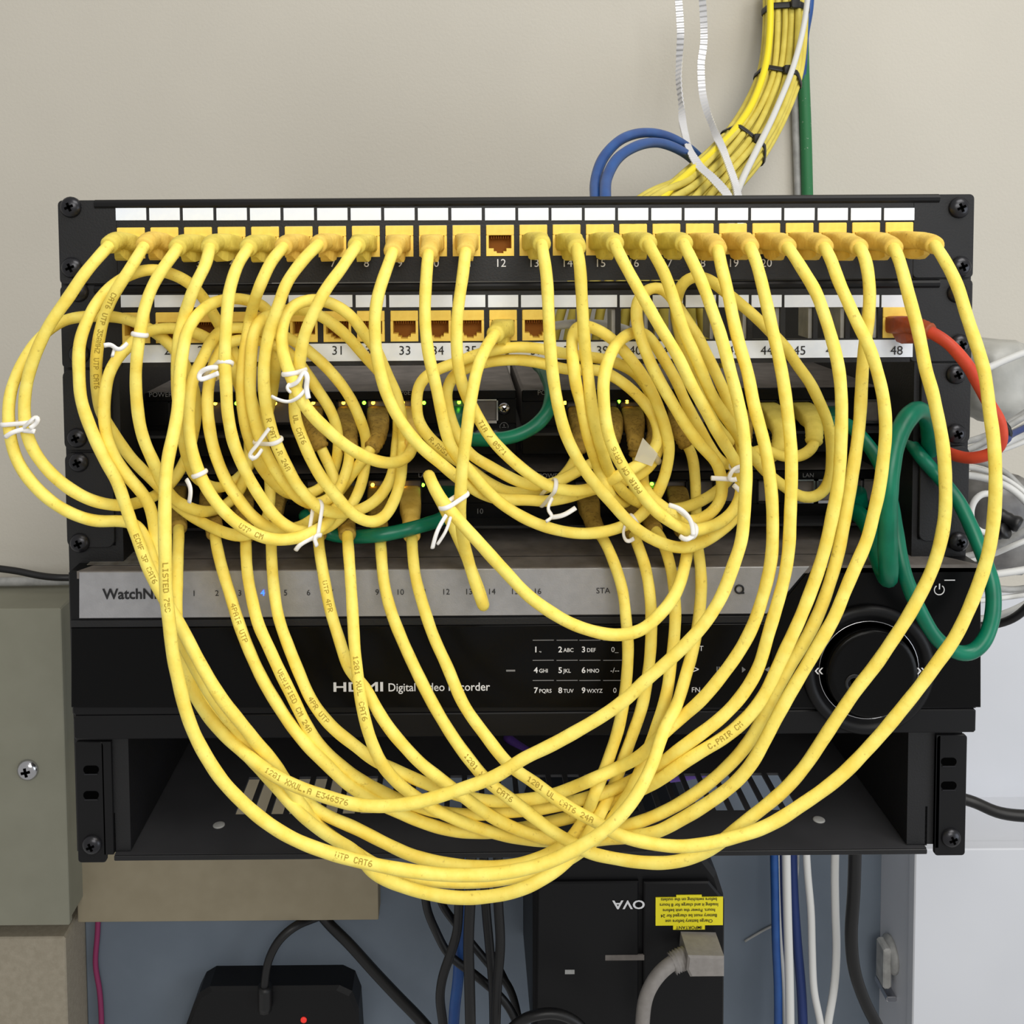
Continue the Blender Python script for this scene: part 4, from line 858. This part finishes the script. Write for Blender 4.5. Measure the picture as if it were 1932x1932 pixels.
TIES = [
 ('white twist tie on the loop hanging past the left edge of the rack', (34, 808), ((1, 48, 800), (1, 17, 812)), [[(45, 806), (60, 792), (66, 786), (72, 790), (68, 800), (56, 808)], [(44, 812), (66, 814)], [(46, 810), (26, 815), (10, 825)]]),
 ('white tie ring around the third cord near the left panel ears', (262, 638), (3,), [[(240, 648), (224, 660), (208, 650), (196, 652)], [(216, 658), (212, 672)]]),
 ('white twist tie left of centre, high on the left cluster', (414, 697), ((5, 424, 697), (6, 400, 700)), [[(410, 694), (395, 694), (376, 706), (376, 716), (392, 712), (412, 704)]]),
 ('white twist tie with a long curling tail above the left switch', (562, 722), ((8, 546, 704), (8, 563, 702)), [[(545, 728), (562, 720), (574, 700), (580, 712), (578, 730), (582, 752)], [(578, 732), (565, 748), (545, 758), (525, 754), (513, 748)], [(545, 726), (541, 733), (548, 740)]]),
 ('white twist tie with a folded shiny end in the left cluster', (508, 838), ((7, 520, 836), (7, 495, 840)), [[(494, 848), (478, 866), (470, 862), (486, 838), (508, 808)], [(472, 858), (478, 866)]]),
 ('white twist tie at the bottom of the left cluster, over the green cord', (606, 985), ((5, 592, 1003), (7, 606, 961)), [[(606, 1010), (594, 1012), (598, 1030)], [(592, 1014), (566, 1028), (558, 1038)]]),
 ('white twist tie half hidden behind the left vertical strands', (358, 925), (5,), [[(352, 905), (359, 920), (357, 948)]]),
 ('white tie joining two strands above the silver strip, two tails hanging', (855, 943), ((36, 869, 938), (36, 838, 950)), [[(842, 972), (826, 1000), (816, 1034)], [(850, 976), (842, 1000), (826, 1026)]]),
 ('white twist tie twisted under the middle coil', (1042, 945), ((9, 1042, 945), (11, 1042, 914)), [[(1042, 940), (1034, 962), (1042, 974), (1030, 984)], [(1040, 976), (1062, 972), (1086, 958)]]),
 ('thin white tie ring around a cord above the third right strand', (1185, 962), (10,), [[(1182, 985), (1176, 1008), (1184, 1022), (1196, 1016)]]),
 ('long white tie around the lower right oval coil', (1296, 992), ((15, 1297, 1001), (13, 1300, 984)), [[(1262, 953), (1285, 962), (1304, 985), (1308, 1010)], [(1283, 1012), (1295, 1018), (1308, 1010)]]),
 ('white twist tie beside the joint of the right slanting cords', (1392, 885), ((15, 1392, 885),), [[(1398, 880), (1382, 888), (1376, 905), (1390, 904)], [(1378, 904), (1342, 902)], [(1384, 915), (1396, 926)]]),
]
for a in TIES: twist_tie(*a)
twist_tie('clear flat tie around the two strands of the middle coil at its right', (1226, 862), (11, 9), [], material='clear', r=.0011)
ft = bpy.data.objects.get('twist_tie.012'); Yk = min(near(11, 1226, 862)[0][1], near(9, 1226, 862)[0][1])-.0042
mb = MB(); px_poly(mb, [(1197, 868), (1230, 880), (1241, 856), (1213, 826)], Yk, Yk+.0004); mb.build('flag', M['clear'], ft)
# ------------------------------------------------------------------ cable bundle coming down the wall
BC = [(1481, -40, .425), (1481, 30, .42), (1478, 90, .41), (1470, 145, .39), (1447, 205, .36), (1413, 262, .31), (1365, 318, .25), (1312, 372, .18), (1262, 428, .11), (1225, 500, .075), (1205, 575, .062), (1200, 690, .060)]
C0 = spline([U(x, y, Y) for x, y, Y in BC], .006); C0 = smooth(C0, 6); NB = len(C0)
TB = np.gradient(C0, axis=0); TB /= np.linalg.norm(TB, axis=1)[:, None]
E1 = np.array([np.cross(t, (c-CAM)/np.linalg.norm(c-CAM)) for t, c in zip(TB, C0)]); E1 /= np.linalg.norm(E1, axis=1)[:, None]; E2 = np.cross(TB, E1)
offs = []
for row, n in enumerate((6, 7, 6, 5)):
    for i in range(n): offs.append(((i-(n-1)/2)*.0059, (row-1.5)*.0052))
sN = np.linspace(0, 1, NB); BUNDLE = []
for k, (u_, v_) in enumerate(offs):
    fan = 1+1.9*np.clip((sN-.66)/.34, 0, 1)**1.3
    wob = .0005*np.sin(sN*17+k*2.1)
    P = C0+E1*((u_*fan+wob)[:, None])+E2*((v_+.0004*np.cos(sN*13+k))[:, None])
    mb = MB(); mb.tube(P, .0028, 8); o = mb.build('bulk_cable', M['bulk']); BUNDLE.append(P)
    tag(o, 'dull yellow cable in the thick bundle coming down the wall behind the panels', 'cable', 'yellow cables of the wall bundle')
P = smooth(spline([U(*q) for q in [(1452, -40, .395), (1453, 40, .39), (1447, 110, .375), (1424, 185, .34), (1390, 240, .295), (1350, 283, .245), (1298, 328, .18), (1248, 376, .12), (1215, 440, .08)]], .005), 3)
mb = MB(); mb.tube(P, .0030, 8); tag(mb.build('bright_cable', M['bulk2']), 'bright yellow cable along the left edge of the wall bundle', 'cable')
for label, at, cut in (('black cable tie round the wall bundle, highest, at the top of the picture', (1486, 18), 22), ('black cable tie round the wall bundle, second from the top', (1468, 145), 24), ('black cable tie round the wall bundle, just above the panel', (1405, 272), 24)):
    v = C0-CAM; pr = np.stack([PPX+F*(v@RT)/(v@FW), PPY-F*(v@UP)/(v@FW)], 1); k = int(np.argmin(np.linalg.norm(pr-at, axis=1)))
    B = band([p[k] for p in BUNDLE], .0028, TB[k], .0008)
    root = empty('cable_tie', C0[k], label, 'cable tie', 'black ties on the wall bundle')
    mb = MB(); mb.ring(B, .0007, 8, 4.6); mb.build('strap', M['ztie'], root)
    f = B[np.argmin(B[:, 1]+.4*np.abs(B@E1[k]-(C0[k]+E1[k]*.006)@E1[k]))]; mb = MB(); mb.box(f[0]-.004, f[0]+.004, f[1]-.005, f[1]+.001, f[2]-.004, f[2]+.004, .001); mb.build('tie_head', M['ztie'], root)
mb = MB(); mb.tube(wire([(1527, -40, .385), (1518, 40, .385), (1500, 115, .37), (1465, 205, .325), (1428, 282, .255), (1400, 340, .19), (1388, 372, .15), (1378, 430, .08)], .003), .0026, 8)
tag(mb.build('white_cable', M['wht']), 'white cable running down in front of the yellow wall bundle', 'cable')
mb = MB(); mb.tube(wire([(1530, -40, .425), (1527, 20, .425), (1519, 65, .425), (1516, 110, .432), (1514, 180, .44)], .003), .0036, 8)
tag(mb.build('blue_cable', M['blue']), 'blue cable at the right edge of the wall bundle, at the top', 'cable')
mb = MB(); mb.tube(wire([(1514, 60, .438), (1516, 140, .438), (1520, 250, .438), (1523, 372, .438), (1540, 1300, .438)], .02), .0055, 10)
tag(mb.build('green_pipe', M['conduit']), 'green painted pipe on the wall behind the yellow bundle, right', 'pipe')
mb = MB(); mb.tube(wire([(1498, 60, .443), (1500, 180, .443), (1506, 372, .443), (1522, 1300, .443)], .02), .0036, 10)
tag(mb.build('grey_pipe', M['gry']), 'thin grey pipe on the wall beside the green pipe', 'pipe')
for lab, pts in (('outer of two blue cables arching over the top panel', [(1124, 470, .05), (1124, 380, .09), (1124, 338, .12), (1137, 300, .14), (1165, 268, .16), (1208, 251, .19), (1252, 255, .22), (1292, 274, .25), (1325, 303, .28), (1370, 360, .30)]),
                 ('inner of two blue cables arching over the top panel', [(1142, 470, .05), (1142, 380, .08), (1145, 336, .11), (1164, 300, .13), (1196, 278, .15), (1238, 269, .18), (1278, 281, .21), (1308, 302, .24), (1350, 350, .28)])):
    mb = MB(); mb.tube(wire(pts, .003), .0036, 10); tag(mb.build('blue_cable', M['blue']), lab, 'cable', 'blue cables arching over the panel')
def strap(label, pts):
    P = smooth(spline([U(x, y, Y) for x, y, Y, a in pts], .0012), 3); A = np.interp(np.linspace(0, 1, len(P)), np.linspace(0, 1, len(pts)), [q[3] for q in pts])
    T = np.gradient(P, axis=0); T /= np.linalg.norm(T, axis=1)[:, None]; V = []; Fc = []
    for k in range(len(P)):
        x = np.cross(T[k], [0, 1, 0]); x /= np.linalg.norm(x); y = np.cross(T[k], x)
        d = math.cos(A[k])*x+math.sin(A[k])*y; nn = np.cross(d, T[k]); off = .0007*((k % 4) in (0, 1))
        for s_, o_ in ((-1, 0), (1, 0), (1, .0011), (-1, .0011)): V.append(P[k]+d*.0031*s_+nn*(o_+off))
    for k in range(len(P)-1):
        for i in range(4):
            j = (i+1) % 4; Fc.append((k*4+i, k*4+j, k*4+4+j, k*4+4+i))
    Fc += [(3, 2, 1, 0), tuple(range(len(V)-4, len(V)))]
    mb = MB(); mb.add(V, Fc); tag(mb.build('ribbed_strap', M['foil']), label, 'strap')
strap('shiny white ribbed strap hanging down the wall, left one, ending over the bundle', [(1278, -30, .36, 0), (1282, 20, .36, .1), (1284, 60, .36, .9), (1281, 110, .36, 1.2), (1279, 150, .35, .3), (1284, 200, .34, 0), (1293, 250, .28, 0), (1306, 290, .215, .1), (1320, 312, .19, .2), (1345, 335, .155, .2), (1372, 366, .12, .2), (1385, 400, .08, .2)])
strap('shiny white ribbed strap hanging down the wall, right one, twisting above the bundle', [(1322, -30, .36, .6), (1327, 30, .36, .3), (1328, 80, .36, 0), (1323, 120, .355, .4), (1324, 160, .35, 1.2), (1330, 198, .33, 1.3), (1344, 240, .30, .4), (1362, 275, .235, 0), (1376, 310, .19, 0), (1388, 345, .15, 0), (1396, 380, .11, 0), (1402, 430, .08, 0)])
mb = MB(); mb.tube(wire([(1040, 616, .03), (1075, 611, .025), (1110, 610, .03), (1150, 614, .04), (1190, 625, .06)], .003), .0026, 8)
tag(mb.build('white_cable', M['wht']), 'white cable seen through the empty ports of the second panel', 'cable')

# ------------------------------------------------------------------ wires and bag right of the rack
GP = [
 [(1660, 880, .16), (1842, 842, .18), (1885, 815, .19), (1960, 770, .20)], [(1660, 890, .18), (1845, 850, .19), (1890, 826, .20), (1960, 790, .20)], [(1660, 905, .17), (1848, 858, .17), (1892, 838, .18), (1960, 806, .18)],
 [(1670, 850, .20), (1850, 826, .21), (1900, 800, .22), (1960, 760, .22)], [(1680, 890, .21), (1846, 865, .21), (1888, 850, .21), (1960, 822, .21)],
 [(1680, 700, .22), (1850, 700, .22), (1890, 682, .22), (1960, 655, .22)],
 [(1680, 875, .24), (1850, 872, .23), (1895, 890, .22), (1930, 925, .21), (1960, 960, .20)], [(1680, 890, .23), (1850, 885, .22), (1900, 905, .21), (1960, 955, .20)], [(1680, 905, .22), (1850, 900, .21), (1905, 920, .20), (1960, 980, .20)],
 [(1690, 1062, .20), (1860, 1040, .20), (1900, 1020, .19), (1960, 985, .18)], [(1700, 1068, .21), (1868, 1048, .21), (1910, 1030, .20), (1960, 1010, .20)],
 [(1700, 1090, .20), (1870, 1084, .20), (1915, 1078, .20), (1960, 1070, .20)], [(1700, 1120, .20), (1872, 1110, .20), (1920, 1112, .21), (1960, 1104, .21)], [(1700, 1150, .20), (1872, 1130, .20), (1920, 1124, .21), (1960, 1118, .21)],
 [(1700, 1170, .21), (1870, 1165, .21), (1912, 1152, .20), (1960, 1125, .20)]]
for k, g in enumerate(GP):
    mb = MB(); mb.tube(wire(g, .004), (.0024, .0020, .0027)[k % 3], 8)
    tag(mb.build('thin_wire', M['wht'] if k % 3 else M['gry']), 'thin pale wire in the tangle hanging beside the right edge of the rack', 'wire', 'pale wires right of the rack')
mb = MB(); mb.tube(wire([(1800, 1182, .20), (1880, 1178, .20), (1915, 1165, .19), (1960, 1120, .18)], .004), .0030, 8); tag(mb.build('black_cable', M['black']), 'black cable curving under the pale wires right of the rack', 'cable')
mb = MB(); mb.tube(wire([(1880, 845, .12), (1895, 835, .12), (1905, 822, .14), (1932, 808, .16), (1965, 790, .18)], .003), .0022, 8); tag(mb.build('navy_cable', M['navy']), 'dark blue cable at the right edge, beside the red cord', 'cable')
mb = MB(); mb.tube(wire([(1885, 790, .13), (1900, 803, .13), (1908, 818, .13), (1900, 832, .13), (1886, 838, .14)], .002), .0022, 8); tag(mb.build('black_hook', M['black']), 'small black hook-shaped tie at the end of the dark blue cable', 'hook')
bc = U(1870, 715, .30); V = []; Fc = []; nu, nv = 28, 18
for j in range(nv+1):
    f = math.pi*(j/nv-.5)
    for i in range(nu):
        t = 2*math.pi*i/nu; c, s = math.cos(t), math.sin(t); e = .55
        x = math.copysign(abs(c)**e, c)*abs(math.cos(f))**e; z = math.copysign(abs(s)**e, s)*abs(math.cos(f))**e; y = math.copysign(abs(math.sin(f))**.8, math.sin(f))
        k = 1+.05*math.sin(3*t+4*f)+.03*math.sin(7*t-5*f)
        V.append((bc[0]+.024*x*k, bc[1]+.03*y, bc[2]+.034*z*k))
for j in range(nv):
    for i in range(nu): Fc.append((j*nu+i, j*nu+(i+1) % nu, (j+1)*nu+(i+1) % nu, (j+1)*nu+i))
mb = MB(); mb.add(V, Fc, True); tag(mb.build('plastic_bag', M['bag']), 'hazy grey plastic bag bulging out behind the right edge of the rack, below the panels', 'bag')
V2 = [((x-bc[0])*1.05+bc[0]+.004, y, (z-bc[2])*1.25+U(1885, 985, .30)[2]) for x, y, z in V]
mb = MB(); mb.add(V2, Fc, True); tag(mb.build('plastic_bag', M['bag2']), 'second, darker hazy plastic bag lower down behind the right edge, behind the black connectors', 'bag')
cc = U(1850, 968, .15); a4 = np.radians(np.linspace(60, 300, 30)); mb = MB()
mb.tube(np.stack([cc[0]+.0105*np.cos(a4)+.004, np.full(30, cc[1]), cc[2]+.0135*np.sin(a4)], 1), .0022, 8); tag(mb.build('cable_clip', M['wht']), 'white C-shaped cable clip by the right edge of the rack', 'clip')
for lab, a, b in (('black connector lying in the pale wires, upper one', (1880, 968), (1925, 992)), ('black connector lying in the pale wires, lower one', (1866, 1010), (1900, 1000))):
    P = np.array([U(*a, .17), U(*b, .16)]); q = np.linspace(0, 1, 9)[:, None]; P = P[0]*(1-q)+P[1]*q
    mb = MB(); mb.tube(P, [.0035, .005, .005, .0046, .005, .0046, .0056, .006, .005], 12); tag(mb.build('black_connector', M['black']), lab, 'connector')
mb = MB(); mb.tube(wire([(1690, 1500, .30), (1835, 1512, .30), (1880, 1532, .29), (1960, 1540, .28)], .004), .0048, 10); tag(mb.build('black_cable', M['black']), 'black cable leaving the rack to the right, over the white cabinet', 'cable')
mb = MB(); mb.tube(wire([(955, 1390, .12), (985, 1412, .11), (1020, 1432, .10), (1065, 1450, .10), (1130, 1462, .10), (1200, 1470, .10), (1280, 1466, .10), (1340, 1455, .10), (1400, 1452, .13)], .003), .0030, 8)
tag(mb.build('purple_cable', M['purple']), 'purple cable lying on the vented shelf behind the yellow cords', 'cable')

# ------------------------------------------------------------------ under the shelf
def cable(name, label, pts, r, material, grp=None, n=10):
    mb = MB(); mb.tube(wire(pts, .004), r, n); return tag(mb.build(name, M[material]), label, 'cable', grp)
YB = .425
YA = .402
pa = U(520, 1990, YA); a0 = U(352, 1900, YA); a1 = U(676, 1900, YA); at = U(510, 1864, YA)
pw = empty('power_adapter', (pa[0], .42, pa[2]), 'large black power adapter on the board at the bottom left, with a small red light', 'power adapter')
mb = MB(); x0, x1, zt, zb = a0[0], a1[0], at[2], pa[2]
P = [(x0-.012, zb), (x1+.002, zb), (x1, zt-.022), (x1-.006, zt-.006), (x1-.018, zt), (x0+.022, zt), (x0+.012, zt-.006), (x0+.006, zt-.018)]
mb.prism(P, YA, .432, .003); mb.build('body', M['satin'], pw)
q = U(573, 1924, YA); mb = MB(); mb.lathe(q, [(.003, -.001), (.003, .0006), (.0015, .0012), (.0002, .0013)], 14); mb.build('indicator_light', M['led_r'], pw)
q0, q1 = U(500, 1905, YA-.004), U(500, 1860, YA-.005); mb = MB(); mb.tube(np.linspace(q0, q1, 6), .0068, 10); mb.build('cable_socket', M['black'], pw)
cable('power_cable', 'black power cord rising from the black power adapter and bending right', [(499, 1895, .397), (500, 1850, .396), (508, 1808, .397), (528, 1772, .40), (556, 1748, .405), (590, 1733, .42), (640, 1715, .428)], .0040, 'black')
cable('power_cable', 'thick black power cord slanting down right from under the cream plate', [(590, 1705, .425), (616, 1738, .418), (660, 1782, .40), (705, 1832, .38), (750, 1880, .36), (800, 1932, .34), (830, 1970, .33)], .0050, 'black')
bl = [('black cable crossing behind others under the shelf, far left of its group', [(790, 1548, .30), (800, 1660, .30), (806, 1716, .30), (824, 1760, .30), (846, 1800, .30), (900, 1842, .30), (960, 1900, .30), (1000, 2150, .30)], .0036, 'black'),
 ('black cable that bows left towards the bottom edge, under the shelf', [(868, 1548, .28), (866, 1700, .28), (862, 1760, .28), (850, 1800, .28), (836, 1840, .28), (830, 1880, .28), (836, 1932, .28), (842, 2150, .28)], .0040, 'black'),
 ('straight black cable beside the blue one under the shelf', [(890, 1548, .26), (888, 1680, .26), (884, 1780, .26), (886, 1860, .26), (892, 2150, .26)], .0046, 'black'),
 ('black cable hanging right of the blue one under the shelf', [(912, 1548, .29), (916, 1700, .29), (924, 1790, .29), (930, 1860, .29), (926, 2150, .29)], .0040, 'black'),
 ('black cable at the right of its group under the shelf, near the black box', [(940, 1548, .27), (940, 1700, .27), (944, 1780, .27), (938, 1860, .27), (934, 2150, .27)], .0042, 'black'),
 ('thin black cable slanting right across the others under the shelf', [(826, 1548, .32), (834, 1706, .32), (858, 1740, .32), (890, 1780, .32), (925, 1822, .32), (958, 1858, .32), (980, 1932, .32)], .0034, 'black'),
 ('blue cable among the black ones under the shelf', [(876, 1548, .31), (874, 1700, .31), (868, 1780, .31), (864, 1850, .31), (858, 1900, .31), (856, 2150, .31)], .0050, 'blue'),
 ('black cable curling at the bottom edge left of the black box', [(930, 1800, .33), (950, 1840, .33), (968, 1880, .33), (972, 1920, .33), (960, 2150, .33)], .0026, 'black'),
 ('glossy black cord curving along the bottom edge by the black box', [(960, 1945, .26), (1000, 1918, .25), (1050, 1912, .25), (1090, 1930, .25), (1120, 1970, .25)], .0040, 'black')]
for lab, pts, r, m_ in bl: cable('hanging_cable', lab, pts, r, m_)
# black box with upside-down lettering
Yu = .285
u0, u1 = U(1006, 1800, Yu), U(1368, 1800, Yu); ut = U(1190, 1622, Yu); ub = U(1190, 1990, Yu)
ux = empty('backup_battery', ((u0[0]+u1[0])/2, Yu+.06, ub[2]), 'black battery backup box mounted upside down under the shelf, with a yellow warning sticker', 'battery backup')
mb = MB(); x0, x1, zt, zb = u0[0], u1[0], ut[2], ub[2]; xm = U(1212, 1700, Yu)[0]
P = [(x0, zb), (x1, zb), (x1, zt-.035), (x1-.006, zt-.016), (x1-.018, zt), (x0+.02, zt), (x0+.006, zt-.012), (x0, zt-.03)]
mb.prism(P, Yu+.004, .432, .003); mb.build('body', M['satin'], ux)
fz = U(1190, 1664, Yu)[2]
mb = MB(); mb.prism([(x0+.002, zb), (xm-.003, zb), (xm-.003, fz), (x0+.014, fz), (x0+.004, fz-.006)], Yu, Yu+.006, .0012); mb.prism([(xm+.001, zb), (x1-.001, zb), (x1-.001, fz-.016), (x1-.014, fz), (xm+.001, fz)], Yu-.001, Yu+.006, .0012); fp = mb.build('front_cover', M['satin'], ux)
text('NOVA', 1198, 1706, 17, Yu-.0006, M['ink'], fp, 'lettering', rot=math.pi, sx=1.25, bold=.02)
text('AVR', 1262, 1706, 17, Yu-.0016, M['inkg'], fp, 'lettering', rot=math.pi, bold=.02) if 0 else None
mb = MB(); px_box(mb, 1142, 1802, 1226, 1812, Yu-.0004, Yu+.001); mb.build('grip_mark', M['inkg'] if 0 else M['dusty'], fp)
mb = MB(); px_box(mb, 1066, 1830, 1084, 1838, Yu-.0004, Yu+.001); mb.build('indicator', M['gry'], fp)
mb = MB(); px_box(mb, 1237, 1693, 1364, 1746, Yu-.0018, Yu-.001); px_box(mb, 1276, 1689, 1324, 1693, Yu-.0018, Yu-.001); px_box(mb, 1270, 1746, 1330, 1754, Yu-.0018, Yu-.001); sk = mb.build('warning_sticker', M['sticker'], fp)
for i, s in enumerate(('IMPORTANT', 'Charge battery before use', 'Battery must be charged for 24', 'hours. Power the unit before', 'loading it and charge for 8 hours', 'before switching on the outlets')):
    text(s, 1300, 1750-i*10.2-(2 if i else 0), 6.4, Yu-.0022, M['inkd'], sk, 'sticker_text', rot=math.pi, sx=(.95 if i else 1.0), bold=.01)
# grey plug in the box
ga, gb = U(1303, 1845, Yu-.03), U(1367, 1806, Yu-.03)
gp = empty('mains_plug', ((ga[0]+gb[0])/2, Yu-.015, ga[2]), 'grey mains plug with ribbed collar and grey cord, plugged into the black battery box', 'plug')
mb = MB(); mb.prism([(ga[0], ga[2]), (gb[0], ga[2]), (gb[0], gb[2]), (ga[0]-.002, gb[2]+.001), (ga[0]-.003, ga[2]+.006)], Yu-.030, Yu, .0015); mb.build('plug_body', M['plug_g'], gp)
P = smooth(spline([U(1298, 1806, Yu-.016), U(1284, 1810, Yu-.018), U(1268, 1818, Yu-.020)], .0011), 1); mb = MB()
mb.tube(P, [.0088 if i % 2 else .0074 for i in range(len(P))], 14); mb.build('collar', M['plug_g'], gp)
mb = MB(); mb.tube(wire([(1276, 1812, Yu-.021), (1255, 1826, Yu-.024), (1235, 1848, Yu-.028), (1219, 1880, Yu-.030), (1212, 1932, Yu-.03), (1210, 1985, Yu-.03)], .003), .0058, 10, ); mb.build('cord', M['plug_g'], gp)
VC = [('leftmost blue cable hanging beside the white cabinet', [(1459, 1548, .36), (1462, 1680, .36), (1464, 1780, .36), (1468, 1870, .36), (1462, 2150, .36)], .0038, 'blue'),
 ('thin white cable right behind the leftmost blue one under the shelf', [(1466, 1548, .375), (1468, 1700, .375), (1472, 1780, .375), (1478, 1850, .375), (1484, 2150, .375)], .0022, 'wht'),
 ('dark blue cable between blue and white ones under the shelf', [(1474, 1548, .385), (1474, 1690, .385), (1472, 1800, .385), (1478, 2150, .385)], .0034, 'navy'),
 ('thick white cable, second of the white ones hanging under the shelf', [(1482, 1548, .355), (1484, 1660, .355), (1486, 1740, .355), (1489, 1840, .355), (1492, 2150, .355)], .0040, 'wht'),
 ('blue cable right of the thick white one under the shelf', [(1494, 1548, .37), (1497, 1680, .37), (1504, 1780, .37), (1512, 1870, .37), (1518, 2150, .37)], .0044, 'navy'),
 ('short pale cable behind the blue ones under the shelf', [(1502, 1548, .395), (1502, 1640, .395), (1496, 1700, .395), (1492, 1780, .395), (1486, 1880, .395), (1482, 2150, .395)], .0026, 'gry'),
 ('white cable hanging alone, left of the last one, under the shelf', [(1519, 1548, .36), (1523, 1640, .36), (1530, 1720, .36), (1532, 1790, .36), (1536, 1870, .36), (1548, 1932, .36), (1556, 2150, .36)], .0034, 'wht'),
 ('rightmost white cable under the shelf, bowing to the right', [(1578, 1548, .36), (1575, 1640, .36), (1576, 1720, .36), (1578, 1790, .36), (1574, 1860, .36), (1562, 1932, .36), (1556, 1985, .365)], .0036, 'wht'),
 ('black cable hanging nearest the white cabinet, curving out at the bottom', [(1614, 1548, .34), (1611, 1680, .34), (1606, 1770, .34), (1612, 1830, .34), (1632, 1890, .34), (1660, 1945, .34), (1680, 1990, .34)], .0056, 'black')]
for lab, pts, r, m_ in VC: cable('hanging_cable', lab, pts, r, m_)
cable('magenta_cable', 'thin magenta cable on the board beside the taupe trunking', [(186, 1690, .428), (184, 1760, .428), (180, 1820, .428), (188, 1870, .428), (192, 1990, .428)], .0026, 'magenta')
mb = MB(); mb.tube(wire([(1405, 1776, .4305), (1425, 1764, .4305), (1450, 1750, .4305), (1470, 1742, .4305)], .003), .0011, 6); tag(mb.build('paint_smear', M['gry']), 'pale scratch smear on the blue-grey board', 'smear')
